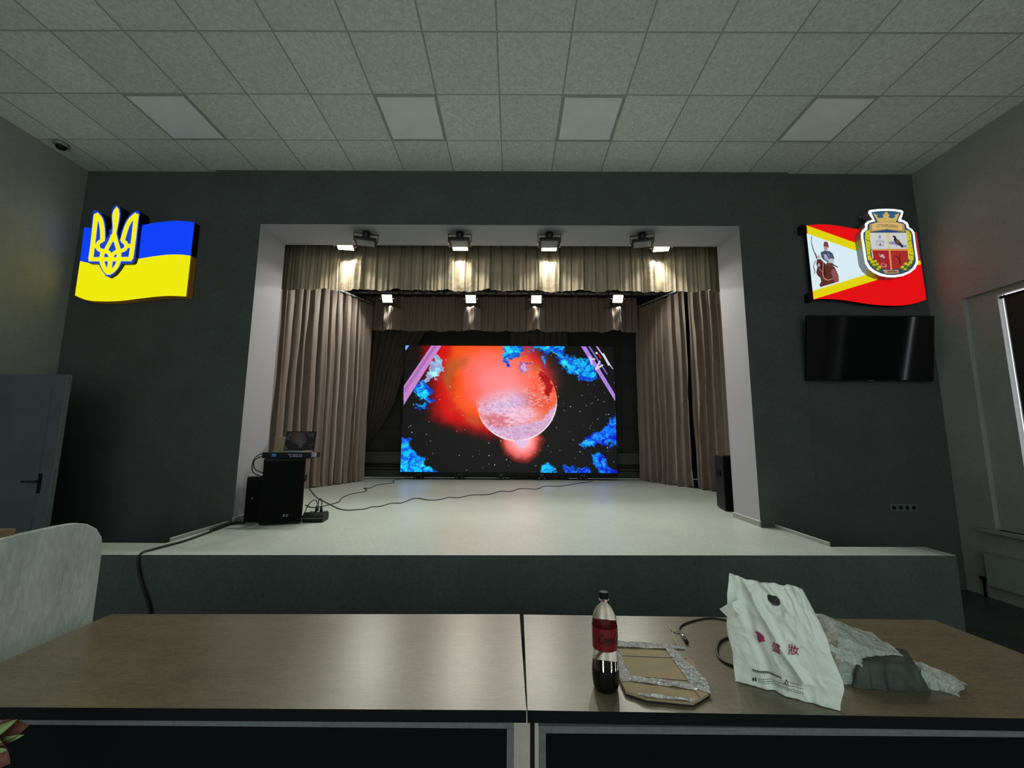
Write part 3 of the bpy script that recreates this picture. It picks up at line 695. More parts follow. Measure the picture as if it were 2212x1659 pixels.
MB().box((-lw/2, 0.0, z0-ST-0.075), (lw/2, 0.06, z0-ST-0.042)).build('base_rail', M['black'], t)
for i in range(5):
    xx = -lw/2+0.42+i*0.93
    f = MB().box((xx-0.10, -0.02, 0.03), (xx+0.10, 0.10, z0-ST-0.07)); f.box((xx-0.16, 0.02, 0.0), (xx+0.16, 0.10, 0.03))
    f = f.build('support_foot', M['black'], t)
    m = MB()
    for dx in (-0.06, 0.06): m.lathe([(0.012, 0), (0.012, 0.014)], 10, (xx+dx, -0.026, 0.03))
    for dx in (-0.02, 0.03): m.box((xx+dx-0.006, -0.004, z0-ST-0.062), (xx+dx+0.006, -0.001, z0-ST-0.050))
    m.build('bolt', M['chrome'], f)

# ------------------------------------------------------------------ stage equipment
def rbox(mb, lo, hi): return mb.box(lo, hi)
def loudspeaker(loc, w, h, dpt, rz, label, badge=(0.02, 0.12), bw=0.05):
    t = thing('loudspeaker', label, 'loudspeaker', loc, rz, 'black loudspeakers on the stage')
    MB().prism([(-w/2, 0), (w/2, 0), (w/2*0.72, dpt), (-w/2*0.72, dpt)], 2, 0.012, h).build('cabinet', M['black'], t, bevel=0.012)
    G_ = [[(-w/2+0.012+(w-0.024)*i/12, -0.004-0.014*math.sin(math.pi*i/12), 0.03+(h-0.06)*j/4) for j in range(5)] for i in range(13)]
    m = MB().grid(G_); m.build('grille', M['grille'], t, smooth=True)
    b = MB()
    b.box((badge[0]-bw/2, -0.022, badge[1]-0.012), (badge[0]-bw/6, -0.0185, badge[1]+0.012)); b.box((badge[0], -0.022, badge[1]-0.012), (badge[0]+bw/2, -0.0185, badge[1]-0.004)); b.box((badge[0], -0.022, badge[1]+0.004), (badge[0]+bw/2, -0.0185, badge[1]+0.012))
    b.build('badge', M['badge'], t)
    for sx in (-1, 1): MB().lathe([(0.016, 0), (0.016, 0.012)], 10, (sx*(w/2-0.05), 0.05, 0)).build('foot', M['rubber'], t)
    for sx in (-1, 1): MB().box((sx*w/2*0.93-0.006, 0.10, h*0.62), (sx*w/2*0.93+0.006, 0.22, h*0.72)).build('handle', M['grille'], t)
    return t
loudspeaker((-2.512, 4.525, ST), 0.42, 0.71, 0.28, math.radians(19), 'large black loudspeaker on the left of the stage carrying the laptop and processor', (0.05, 0.10))
loudspeaker((-2.872, 4.60, ST), 0.19, 0.50, 0.24, 0.0, 'smaller black loudspeaker beside the left reveal, left of the tall one', (0.0, 0.27), 0.016)
loudspeaker((2.985, 5.50, ST), 0.36, 0.725, 0.36, -0.05, 'black loudspeaker half hidden behind the right reveal', (-0.05, 0.10), 0.03)
# items on the small loudspeaker
t = tag(MB().box((-2.90, 4.68, ST+0.50), (-2.86, 4.73, ST+0.512)).build('adapter', M['white'], bevel=0.002), 'small white plug adapter lying on the smaller loudspeaker', 'adapter')
t = tag(MB().tube(smooth_line([(-2.85, 4.70, ST+0.506), (-2.80, 4.66, ST+0.53), (-2.78, 4.67, ST+0.56), (-2.75, 4.70, ST+0.53), (-2.73, 4.72, ST+0.506)]), 0.008, 6).build('cable', M['rubber'], smooth=True), 'short tangled black cable on top of the smaller loudspeaker', 'cable')
# video processor
t = thing('video_processor', 'slim black rack unit with lit buttons on the tall loudspeaker', 'video processor', (-2.49, 4.50, ST+0.71))
MB().box((-0.255, 0, 0), (0.235, 0.30, 0.062)).build('case', M['black'], t, bevel=0.003)
MB().box((-0.16, -0.003, 0.016), (-0.11, 0.0, 0.050)).build('display', M['processorlcd'], t)
n_ = 0
for cx_ in (0.03, 0.048, 0.075, 0.092, 0.109, 0.126, 0.150, 0.168):
    for r_ in (0.022, 0.040):
        if cx_ == 0.03 and r_ < 0.03: continue
        MB().box((cx_-0.005, -0.003, r_-0.004), (cx_+0.005, 0.0, r_+0.004)).build('button', M['buttonlit'], t)
for s in (-0.262, 0.235): MB().box((s, -0.004, 0.0), (s+0.027, 0.004, 0.062)).build('rack_ear', M['black'], t)
t = tag(MB().box((-2.225, 4.52, 1.355), (-2.185, 4.56, 1.40)).build('power_adapter', M['lilac'], bevel=0.003), 'small lilac box jutting out at the right end of the rack unit', 'adapter')
t.location = (0, 0, 0)
# laptop
t = thing('laptop', 'open laptop on the rack unit showing the same planet picture, greyish', 'laptop', (-2.49, 4.58, ST+0.772))
MB().box((-0.17, -0.06, 0.0), (0.17, 0.17, 0.016)).build('base', M['alu'], t, bevel=0.003)
R = Matrix.Rotation(math.radians(-12), 3, 'X')
lid = MB().box((-0.175, 0, 0.0), (0.175, 0.008, 0.225), 0, R, (0, 0.165, 0.016)).build('lid', M['black'], t)
ls = screen_mesh('screen', 0.335, 0.205, 170, 104, lid, M['lappicture'], gain=0.04, gray=0.8); ls.location = (0, 0.162, 0.026); ls.rotation_euler = (math.radians(-12), 0, 0)
MB().box((-0.14, -0.02, 0.016), (0.14, 0.08, 0.018)).build('keyboard', M['black'], t)
# wooden crate behind
tag(MB().box((-3.02, 5.16, ST), (-2.80, 5.40, 1.57)).box((-3.025, 5.155, 1.40), (-2.795, 5.16, 1.41)).build('plywood_box', M['tan'], bevel=0.004), 'tan plywood box standing behind the tall loudspeaker, by the curtain', 'box')
# power strip
t = thing('power_strip', 'black four-way power strip on the stage floor with two plugs in', 'power strip', (-2.21, 4.745, ST), 0.10)
m = MB().prism([(-0.085, 0), (-0.10, 0.02), (-0.10, 0.075), (-0.06, 0.10), (0.06, 0.10), (0.10, 0.075), (0.10, 0.02), (0.085, 0)], 0, -0.135, 0.085)
m.v = [(a, b, c) for (a, b, c) in m.v]
m.build('body', M['black'], t, bevel=0.004)
MB().box((-0.13, -0.102, 0.045), (0.08, -0.099, 0.051)).build('stripe', M['badge'], t)
for i in range(4): MB().lathe([(0.019, 0.10), (0.019, 0.1035)], 16, (-0.105+i*0.053, 0.0, 0)).build('socket', M['white'] if i in (0, 2) else M['badge'], t)
for i, xx in enumerate((-0.052, 0.001)):
    pg = thing('power_plug', ['black plug with arching cord in the power strip, the left of two', 'black plug with arching cord in the power strip, the right of two'][i], 'plug', (-2.21+xx+0.03, 4.745, ST+0.1035), group='plugs in the power strip')
    MB().tube([(0, 0, 0), (0, 0, 0.05), (0, 0, 0.062)], [0.016, 0.014, 0.006], 10).build('plug_body', M['rubber'], pg, smooth=True)
    pts = [[(-2.22, 4.80, 0.165), (-2.22, 4.80, 0.20), (-2.24, 4.78, 0.235), (-2.28, 4.74, 0.20), (-2.31, 4.70, 0.10), (-2.34, 4.66, 0.004)],
           [(-2.17, 4.80, 0.165), (-2.165, 4.80, 0.22), (-2.19, 4.81, 0.245), (-2.225, 4.84, 0.21), (-2.26, 4.93, 0.10), (-2.29, 5.0, 0.006)]][i]
    MB().tube(smooth_line([(a-0.01, b-0.055, c+ST) for a, b, c in pts]), 0.005, 6).build('cord', M['rubber'], pg, world=True, smooth=True)
def cable(name, pts, r, m_, label, k=4, z=None, group=None):
    if z is not None: pts = [(p[0], p[1], z+r) for p in pts]
    o = MB().tube(smooth_line(pts, k), r, 6).build(name, m_, smooth=True); tag(o, label, 'cable', group); return o
fp = lambda pts, Z: [at(x, y, Z=Z) for x, y in pts]
cable('signal_cable', fp([(664,1049),(675,1065),(686,1077),(695,1082),(712,1090),(730,1099),(748,1103),(770,1102),(790,1100),(803,1096),(820,1095),(845,1088),(868,1087),(897,1077),(925,1081),(950,1080),(970,1075),(990,1076),(1020,1070),(1055,1069),(1080,1062),(1105,1062),(1125,1056),(1160,1057),(1175,1051),(1210,1051),(1240,1046),(1262,1043),(1280,1040)], ST), 0.0065, M['bluecable'], 'long thin cable wandering across the stage floor to the right end of the led wall', z=ST)
cable('signal_cable', fp([(660,1092),(672,1097),(690,1096),(712,1091),(732,1085),(738,1077),(755,1069),(775,1065),(790,1062),(791,1058),(786,1055),(800,1055),(815,1048),(848,1044),(851,1041),(849,1038),(866,1036)], ST), 0.0065, M['rubber'], 'thin kinked cable running on the stage floor to the left end of the led wall', z=ST)
c_ = fp([(525,1131),(500,1134),(470,1145),(430,1160),(395,1172),(350,1184),(320,1192),(307,1197)], ST); c_ = [(p[0], p[1], ST+0.012) for p in c_]
c_ += [(-2.985, 3.375, 0.60), (-2.965, 3.368, 0.52), (-2.91, 3.366, 0.386), (-2.83, 3.366, 0.208), (-2.80, 3.35, 0.012), (-2.7, 3.2, 0.012)]
cable('black_cable', c_, 0.010, M['rubber'], 'thick black cable trailing from the loudspeakers over the stage edge to the hall floor')
c_ = fp([(525,1133),(505,1133),(480,1139),(462,1146),(450,1150)], ST)
cable('black_cable', [(p[0], p[1]+0.03, p[2]) for p in c_], 0.014, M['rubber'], 'thick black cable bundle lying against the foot of the left reveal', z=ST)
cable('patch_cable', [(-2.75, 4.55, 1.385), (-2.80, 4.53, 1.38), (-2.845, 4.51, 1.33), (-2.855, 4.50, 1.25), (-2.83, 4.50, 1.18), (-2.74, 4.52, 1.14)], 0.006, M['rubber'], 'black patch cable looping down from the left end of the rack unit, outer of two')
cable('patch_cable', [(-2.75, 4.53, 1.365), (-2.80, 4.51, 1.345), (-2.84, 4.50, 1.30), (-2.82, 4.50, 1.22), (-2.74, 4.52, 1.18)], 0.006, M['rubber'], 'black patch cable looping down from the left end of the rack unit, inner of two')
# sockets on the front wall at the right
t = thing('socket_panel', 'row of four wall sockets low on the dark wall right of the stage', 'socket', (4.28, YW, 0.845))
MB().box((-0.145, -0.008, -0.04), (0.145, 0, 0.04)).build('plate', mat('grey socket plate', (0.11, 0.125, 0.12), 0.5, noise=[(20, .1, 2)]), t, bevel=0.003)
for i in range(4):
    o = MB().tube([(-0.108+i*0.072, -0.009, 0), (-0.108+i*0.072, -0.012, 0)], 0.022, 18).build('socket', M['black'], t)
# ------------------------------------------------------------------ tv
t = thing('television', 'flat black television hung on the dark wall under the red flag sign', 'television', (0, 0, 0))
c1, c2 = at(1745, 684, Y=4.40), at(2021, 679, Y=4.40); c4, c3 = at(1743, 822.5, Y=4.50), at(2015, 824, Y=4.50)
t.location = ((c1[0]+c2[0])/2, 4.45, c3[2]); 
cx_ = (c1[0]+c2[0]+c3[0]+c4[0])/4; tw = (c2[0]-c1[0]+c3[0]-c4[0])/2; th = math.hypot((c1[2]+c2[2])/2-(c3[2]+c4[2])/2, 0.10)
R = Matrix.Rotation(math.atan2(0.10, (c1[2]+c2[2])/2-(c3[2]+c4[2])/2), 3, 'X'); o = (cx_-t.location.x, 0.05, 0)
MB().box((-tw/2, 0.0, 0), (tw/2, 0.035, th), 0, R, o).build('casing', M['black'], t, bevel=0.004)
sm = MB().box((-tw/2+0.012, -0.0025, 0.016), (tw/2-0.012, -0.0002, th-0.012), 0, R, o).build('screen', M['tvglass'], t)
MB().box((-0.03, -0.004, 0.004), (0.03, -0.001, 0.010), 0, R, o).build('indicator', M['badge'], t)
MB().box((-0.2, 0.035, th*0.3), (0.2, 0.06, th*0.7), 0, R, o).build('wall_bracket', M['black'], t)

# ------------------------------------------------------------------ left sign: flag and trident
EM = {}
def em(rgb, k=1.0):
    key = (rgb, k)
    if key not in EM: EM[key] = emat('lit acrylic %d %d %d' % rgb, rgb, k)
    return EM[key]
def crop(ox, oy, s, Y):
    def f(p):
        q = at(ox+p[0]/s, oy+p[1]/s, Y=Y); return (q[0], q[2])
    return f
YF = 4.49
cf = crop(0, 0, 1, YF)
t = thing('flag_sign', 'lit wavy blue and yellow flag sign box on the left wall', 'sign', (-4.4, YW, 3.6))
tp = smooth_line([(182,491),(205,493.5),(232,496),(262,495),(301,488),(330,482),(365,478),(390,477),(420,480)], 3)
md = smooth_line([(173,564),(193,568),(225,571),(262,568),(295,560),(330,554),(360,550.5),(390,550),(412,552.5)], 3)
bt = smooth_line([(162,638),(180,646),(200,650),(225,651),(260,650),(300,645),(340,640.5),(370,639),(402,640.5)], 3)
MB().prism([cf(p) for p in tp]+[cf(p) for p in bt[::-1]], 1, YF+0.002, 4.575).build('sign_box', M['black'], t, world=True)
MB().prism([cf((q[0]*1.0+(1.2 if q[0] > 350 else (-0.8 if q[0] < 190 else 0)), q[1])) for q in md]+[cf((q[0]+(1.2 if q[0] > 350 else (-0.8 if q[0] < 190 else 0)), q[1]+0.8)) for q in bt[::-1]], 1, YF+0.003, 4.572).build('glowing_side', em((64, 42, 4)), t, world=True)
MB().prism([cf(p) for p in tp]+[cf(p) for p in md[::-1]], 1, YF-0.001, YF+0.002).build('blue_band', em((0, 62, 246), 1.02), t, world=True)
MB().prism([cf(p) for p in md]+[cf(p) for p in bt[::-1]], 1, YF-0.001, YF+0.002).build('yellow_band', em((234, 230, 0), 1.04), t, world=True)
YT = 4.445
ct = crop(100, 400, 5.53, YT); kx = ct((1, 0))[0]-ct((0, 0))[0]
t = thing('trident_sign', 'lit yellow trident emblem with blue border mounted over the flag sign', 'sign', (-4.68, YW, 3.8))
ol = [(560,305),(590,297),(640,325),(685,385),(706,470),(712,560),(714,640),(742,600),(772,540),(783,470),(775,400),(783,320),(798,268),(825,242),(855,242),(880,275),(888,340),(880,420),(862,500),(850,560),(862,620),(882,672),(893,600),(915,500),(950,420),(1000,350),(1070,308),(1100,303),(1115,325),(1108,420),(1085,640),(1062,860),(1045,915),(1025,934),(900,938),(860,1000),(810,1060),(745,1100),(712,1085),(665,1020),(640,975),(622,934),(510,932),(484,905),(500,800),(520,620),(540,450)]
MB().prism([ct(p) for p in ol], 1, YT+0.003, 4.486).build('sign_box', M['black'], t, world=True)
for pr in ([(540,450),(560,305),(590,297),(640,325),(685,385),(706,470),(708,515),(535,515)], [(781,515),(783,470),(775,400),(783,320),(798,268),(825,242),(855,242),(880,275),(888,340),(880,420),(862,500),(860,515)], [(912,515),(915,500),(950,420),(1000,350),(1070,308),(1100,303),(1115,325),(1108,420),(1099,515)]):
    MB().prism([ct(p) for p in pr], 1, 4.4862, 4.572).build('wall_spacer', M['black'], t, world=True)
MB().prism([ct(p) for p in ol], 1, YT, YT+0.003).build('blue_plate', em((22, 68, 200), 0.9), t, world=True)
def tri_strokes(extra, y, mi_mat, nm):
    m = MB(); S = lambda pts, w: stroke(m, [ct(p) for p in smooth_line(pts, 3)], (w+extra)*kx, y, 0.001)
    S([(598,345),(583,470),(566,620),(548,770),(530,885)], 42)
    S([(592,345),(640,400),(662,470),(672,560),(672,672)], 42)
    S([(510,885),(760,885),(1024,882)], 38)
    S([(1078,345),(1062,470),(1046,620),(1026,770),(1008,885)], 42)
    S([(1082,345),(1010,410),(965,490),(932,590),(908,668)], 42)
    S([(672,662),(630,682),(612,722),(628,765),(680,787),(735,800),(768,840),(772,885)], 34)
    S([(558,725),(620,725)], 36)
    S([(908,662),(945,690),(958,725),(938,766),(885,786),(830,800),(790,835),(772,885)], 34)
    S([(950,725),(1018,725)], 36)
    S([(675,800),(664,860),(668,925),(692,985),(722,1030),(745,1050)], 40)
    S([(868,795),(868,860),(858,930),(828,985),(790,1025),(745,1050)], 40)
    S([(775,835),(762,940),(748,1045)], 42)
    S([(800,590),(778,650),(745,715),(712,775),(685,800)], 36)
    S([(815,600),(830,660),(845,710),(862,770),(868,800)], 36)
    e = extra/2
    m.prism([ct(p) for p in [(843,262-e),(862+e,292),(868+e,345),(860+e,420),(845+e,500),(832+e,570),(840,620),(795,680),(785,620),(797-e,560),(803-e,500),(797-e,420),(795-e,350),(812-e,300)]], 1, y, y+0.001)
    m.build(nm, mi_mat, t, world=True)
tri_strokes(16, YT-0.0012, em((225, 225, 190), 0.9), 'white_edge')
tri_strokes(0, YT-0.0026, em((246, 240, 4)), 'yellow_trident')

# ------------------------------------------------------------------ right sign: municipal flag and crest
YG = 4.49
cg = crop(1700, 420, 6.144, YG)
t = thing('flag_sign', 'lit red, yellow and white flag sign with a rider, on the right wall', 'sign', (4.05, YW, 3.6))
tp = smooth_line([(260,413),(350,403),(500,398),(700,420),(850,448),(985,470),(1200,512),(1400,530),(1560,525),(1718,500)], 3)
bt = smooth_line([(350,1393),(500,1386),(700,1396),(900,1426),(1150,1462),(1400,1476),(1600,1466),(1750,1430),(1848,1393)], 3)
MB().prism([cg(p) for p in tp]+[cg(p) for p in bt[::-1]], 1, YG+0.002, YG+0.045).build('sign_box', M['black'], t, world=True)
MB().prism([cg(p) for p in tp]+[cg(p) for p in bt[::-1]], 1, YG-0.001, YG+0.002).build('red_field', em((224, 0, 8), 1.02), t, world=True)
MB().prism([cg(p) for p in [(1560,527),(1640,516),(1718,500),(1775,890),(1600,890)]], 1, YG-0.002, YG-0.001).build('dim_red_field', em((160, 38, 48)), t, world=True)
m = MB(); m.prism([cg(p) for p in [(260,413),(985,672),(1400,880),(1768,880),(1775,930),(1400,1000),(1290,1106),(352,1393),(340,1270),(990,900),(268,520)]], 1, YG-0.003, YG-0.002)
m.build('yellow_chevron', em((222, 208, 0)), t, world=True)
MB().prism([cg(p) for p in [(258,520),(985,776),(1150,870),(1117,1045),(338,1283)]], 1, YG-0.0045, YG-0.003).build('white_triangle', em((214, 234, 242)), t, world=True)
MB().box((3.405, 4.50, 3.16), (3.44, 4.575, 3.26)).build('mounting_bracket', M['black'], t, world=True)
MB().box((3.40, 4.50, 4.0), (3.43, 4.575, 4.10)).build('mounting_bracket', M['black'], t, world=True)
y = YG-0.0055
def art(nm, polys, par, cmap, ybase):
    """flat coloured shapes of a printed picture, one mesh"""
    mats = []; m = MB()
    for k_, (rgb, P_) in enumerate(polys):
        mm = em(rgb, 0.85)
        if mm not in mats: mats.append(mm)
        m.prism([cmap(p) for p in P_], 1, ybase-0.0001*k_, ybase-0.0001*k_+0.0004, mats.index(mm))
    m.build(nm, mats, par, world=True)
art('rider_picture', [
 ((96,44,34), [(395,860),(440,860),(480,900),(520,930),(620,960),(650,1010),(680,1080),(685,1160),(560,1195),(440,1232),(425,1200),(450,1160),(440,1110),(400,1075),(385,1040),(400,960),(385,930)]),
 ((150,82,84), [(590,990),(640,1000),(680,1085),(682,1160),(630,1172),(600,1100),(580,1040)]),
 ((60,26,24), [(450,900),(500,960),(510,1060),(490,1130),(460,1080),(440,1020)]),
 ((170,160,170), [(398,930),(425,910),(440,950),(412,970)]),
 ((80,84,110), [(440,775),(500,745),(560,755),(600,785),(625,850),(600,900),(540,905),(480,870),(455,840)]),
 ((170,180,205), [(480,800),(540,790),(570,850),(560,890),(500,870)]),
 ((60,62,84), [(490,765),(510,770),(570,850),(555,860)]), ((200,205,215), [(575,850),(620,860),(615,920),(560,925),(545,895)]),
 ((205,205,205), [(395,815),(430,800),(445,840),(420,870),(398,850)]), ((90,60,70), [(360,780),(375,775),(400,850),(385,860)]),
 ((190,150,140), [(480,690),(535,690),(535,740),(490,745)]), ((130,66,62), [(478,690),(485,640),(505,625),(535,640),(550,690),(548,710),(535,700)]),
 ((110,60,48), [(520,905),(600,915),(620,950),(560,965),(525,945)]), ((50,40,50), [(600,925),(675,965),(672,975),(605,945)]),
 ((180,120,110), [(415,990),(425,985),(470,1030),(465,1040)]), ((190,130,118), [(470,900),(480,905),(475,1060),(490,1110),(540,1135),(600,1115),(605,1125),(540,1148),(480,1125),(462,1060)]),
 ((60,60,80), [(316,560),(324,558),(324,640),(345,720),(370,790),(360,792),(335,725),(316,645)]),
 ((60,60,80), [(375,880),(382,882),(360,920),(350,960),(368,1010),(366,1060),(358,1058),(358,1012),(342,962),(352,918)]),
], t, cg, YG-0.005)
YC = 4.40
cc_ = crop(1850, 440, 9.76, YC)
t = thing('crest_sign', 'lit town crest sign with a crown and four fields overlapping the red flag sign', 'sign', (4.36, YW, 3.85))
o_ = [(262,145),(300,130),(450,112),(620,106),(800,112),(950,135),(985,155),(990,190),(945,330),(1010,355),(1075,395),(1100,440),(1110,500),(1180,540),(1222,600),(1232,680),(1260,900),(1300,1150),(1300,1250),(1240,1370),(1130,1460),(980,1525),(800,1555),(640,1548),(500,1520),(360,1455),(260,1375),(190,1260),(165,1150),(130,900),(100,720),(95,620),(120,560),(190,500),(178,450),(195,400),(250,365),(345,335),(250,195)]
MB().prism([cc_(p) for p in o_], 1, YC+0.003, 4.487).build('sign_box', M['alu'], t, world=True)
MB().prism([cc_(p) for p in o_], 1, YC, YC+0.003).build('white_border', em((250, 255, 255)), t, world=True)
def shrink(P_, k_):
    cx = sum(p[0] for p in P_)/len(P_); cy = sum(p[1] for p in P_)/len(P_); return [(cx+(p[0]-cx)*k_, cy+(p[1]-cy)*k_) for p in P_]
inn = [(310,182),(450,160),(620,153),(800,160),(945,185),(880,335),(880,375),(975,390),(1045,440),(1055,510),(1150,570),(1185,640),(1215,900),(1252,1180),(1240,1260),(1180,1360),(1080,1435),(950,1482),(790,1505),(650,1500),(520,1470),(380,1405),(285,1320),(225,1210),(180,900),(145,700),(150,610),(235,540),(232,460),(260,410),(330,385),(400,375),(385,335)]
blue = (40, 78, 108)
gold = (214, 182, 100); yel = (214, 206, 20)
def leaf(cx, cy, r, n=7): return [(cx+r*(1+0.25*math.sin(k_*2.4))*math.cos(2*math.pi*k_/n), cy+r*(1+0.25*math.cos(k_*1.9))*math.sin(2*math.pi*k_/n)) for k_ in range(n)]
pl = [(blue, inn), ((50, 100, 140), [(370,190),(900,190),(850,330),(430,330)]),
 (gold, [(345,195),(440,240),(430,275),(470,305),(520,300),(575,290),(560,255),(555,225),(585,220),(600,185),(630,170),(655,185),(670,220),(695,225),(690,255),(675,285),(730,310),(790,300),(820,270),(800,245),(905,195),(860,330),(830,385),(450,385)]),
 ((190,146,84), [(275,430),(450,385),(640,378),(830,385),(1010,430),(1020,580),(1000,595),(640,545),(290,595),(275,590)]),
 ((222,190,120), [(330,430),(450,400),(640,393),(830,400),(960,432),(965,560),(640,525),(330,565)]),
 ((40, 72, 140), [(370,598),(640,560),(940,598),(940,612),(370,612)]),
 (yel, [(190,590),(270,545),(285,620),(290,1040),(310,1150),(330,1200),(240,1190),(225,1080),(200,900),(180,700)]),
 (yel, [(1020,550),(1100,570),(1150,640),(1160,800),(1210,1080),(1200,1200),(1110,1190),(1080,1080),(1060,620)]),
 ((120,124,30), [(200,745),(285,790),(282,808),(200,768)]), ((120,124,30), [(215,1090),(305,1060),(308,1078),(222,1106)]),
 ((120,124,30), [(1072,800),(1150,755),(1155,775),(1075,818)]), ((120,124,30), [(1100,1060),(1200,1095),(1200,1112),(1105,1080)]),
 ((216,206,150), [(278,612),(1060,612),(1082,960),(1100,1180),(330,1150),(300,900)]),
 ((212,216,214), [(285,622),(632,622),(655,955),(310,955)]), ((212,216,214), [(690,622),(1050,622),(1068,950),(700,950)]),
 ((140,150,196), [(690,795),(820,800),(900,860),(1060,878),(1062,925),(960,925),(850,870),(690,862)]),
 ((40,26,26), [(755,680),(790,672),(830,700),(842,740),(900,780),(940,840),(965,875),(990,880),(965,930),(945,925),(930,890),(880,870),(820,830),(785,770),(790,715),(770,705)]),
 ((110,84,70), [(820,760),(870,765),(910,820),(900,850),(850,830),(820,800)]), ((60,50,60), [(850,870),(865,872),(835,905),(828,900)]),
 ((150,150,160), [(470,690),(490,665),(512,690),(515,715),(455,718)]), ((60,60,80), [(455,715),(515,715),(515,722),(455,722)]), ((60,60,80), [(481,640),(487,640),(487,690),(481,690)]),
 ((196,198,208), [(462,740),(510,740),(530,790),(590,790),(595,880),(405,880),(405,800),(440,785)]), ((90,90,110), [(405,800),(445,782),(445,790),(405,810)]), ((90,90,110), [(530,782),(585,795),(585,803),(530,792)]), ((120,40,60), [(486,845),(512,845),(512,884),(486,884)]), ((90,90,110), [(440,882),(570,882),(570,890),(440,890)]),
 ((176,30,42), [(330,990),(675,990),(700,1390),(560,1370),(450,1290),(360,1150)]), ((176,44,38), [(712,990),(1075,990),(1090,1180),(1000,1290),(900,1370),(745,1390)]),
 ((222,150,84), [(300,962),(1080,950),(1080,985),(320,990)]), ((222,150,84), [(672,985),(712,985),(750,1398),(715,1400)]),
 ((206,176,170), [(480,1110),(530,1065),(560,1070),(600,1140),(570,1160),(540,1130),(500,1130)]), ((120,70,60), [(500,1150),(560,1160),(590,1200),(560,1240),(510,1220)]), ((190,130,110), [(520,1255),(620,1270),(640,1310),(620,1350),(540,1340),(510,1290)]), ((150,50,50), [(535,1275),(600,1285),(600,1320),(545,1315)]), ((210,180,180), [(462,1040),(468,1038),(478,1105),(472,1105)]),
 ((60,14,20), [(810,1100),(860,1120),(905,1150),(925,1220),(925,1300),(905,1305),(900,1230),(885,1165),(840,1130),(800,1112)]), ((70,14,20), [(895,1120),(920,1070),(926,1074),(912,1130)]), ((70,14,20), [(800,1112),(780,1160),(775,1158),(792,1108)]),
 ((90, 110, 30), [(250,1190),(330,1200),(420,1290),(520,1380),(480,1440),(380,1370),(280,1280)]), ((90, 110, 30), [(1190,1200),(1110,1200),(1040,1290),(940,1380),(960,1430),(1060,1390),(1170,1290)]),
 ((196,150,110), [(540,1400),(600,1395),(740,1410),(880,1395),(885,1470),(740,1480),(600,1475)]), ((120,80,60), [(640,1425),(850,1425),(850,1455),(640,1455)])]
for a, b, r in ((330,1230,40),(390,1215,34),(430,1280,36),(360,1290,28),(480,1340,36),(440,1385,28),(300,1180,34),(1130,1240,40),(1030,1270,36),(1085,1290,30),(960,1340,36),(1020,1385,28),(1150,1180,34)): pl.append(((206,196,30), leaf(a, b, r)))
for a, b in ((235,640),(230,720),(235,860),(240,940),(245,1010),(1100,640),(1110,720),(1120,860),(1140,940),(1150,1010)): pl.append(((150,150,20), leaf(a, b, 14)))
art('crest_picture', pl, t, cc_, YC-0.0006)
m = MB(); tv, tf = text2d('СТАНИШІВКА', 1.0, offset=0.012)
xs = [p[0] for p in tv]; wd_ = max(xs)-min(xs)
def bandmap(p):
    u = p[0]/wd_; s_ = 450/wd_; return cc_((645+u*450, 475 - 55*0 + 95*u*u*0.5 - p[1]*s_*1.35 - 5*0 + 18*u))
m.add([(lambda q: (q[0], YC-0.0068, q[1]))(bandmap(p)) for p in tv], tf)
m.build('crest_lettering', em((128, 66, 40), 0.8), t, world=True)
tag(MB().tube([at(1858, 468, Y=4.56), at(1866, 480, Y=4.56)], 0.004, 6).build('bare_wire', M['chrome']), 'short bare wire sticking out left of the crest sign', 'wire')

# ------------------------------------------------------------------ tables
TZ = 0.75
def table(poly, lx, rx, label, nm='conference_table'):
    cx = sum(p[0] for p in poly)/4; cy = sum(p[1] for p in poly)/4
    t = thing(nm, label, 'table', (cx, cy, 0), group='brown topped tables in front of the stage')
    m = MB().prism(poly, 2, TZ, TZ-0.035, 0, 1); m.build('tabletop', [M['tabletop'], M['tableedge']], t, world=True)
    y0 = min(p[1] for p in poly)+0.012; y1 = max(p[1] for p in poly)-0.05
    MB().box((lx, y0, TZ-0.055), (rx, y0+0.02, TZ-0.0355)).build('front_rail', M['tableframe'], t, world=True)
    MB().box((lx, y1, TZ-0.055), (rx, y1+0.02, TZ-0.0355)).build('rear_rail', M['tableframe'], t, world=True)
    for x in (lx, rx-0.02):
        for yy in (y0, y1): MB().box((x, yy, 0.0), (x+0.02, yy+0.02, TZ-0.0555)).build('leg', M['tableframe'], t, world=True)
        MB().box((x, y0+0.02, TZ-0.055), (x+0.02, y1, TZ-0.0355)).build('side_rail', M['tableframe'], t, world=True)
    MB().box((lx+0.021, y0+0.004, 0.10), (rx-0.021, y0+0.014, TZ-0.056)).build('undershade_panel', M['undershade'], t, world=True)  # added black sheet, paints the shade below the tabletop
    return t
table([(-1.875, 1.356), (0.0455, 1.363), (0.036, 2.045), (-1.878, 2.012)], -1.80, 0.008, 'brown topped table on the left with nothing on it, beside the grey lectern')
table([(0.0495, 1.363), (2.06, 1.338), (1.965, 2.015), (0.055, 2.041)], 0.084, 1.99, 'brown topped table on the right, holding the bottle and plastic bags')

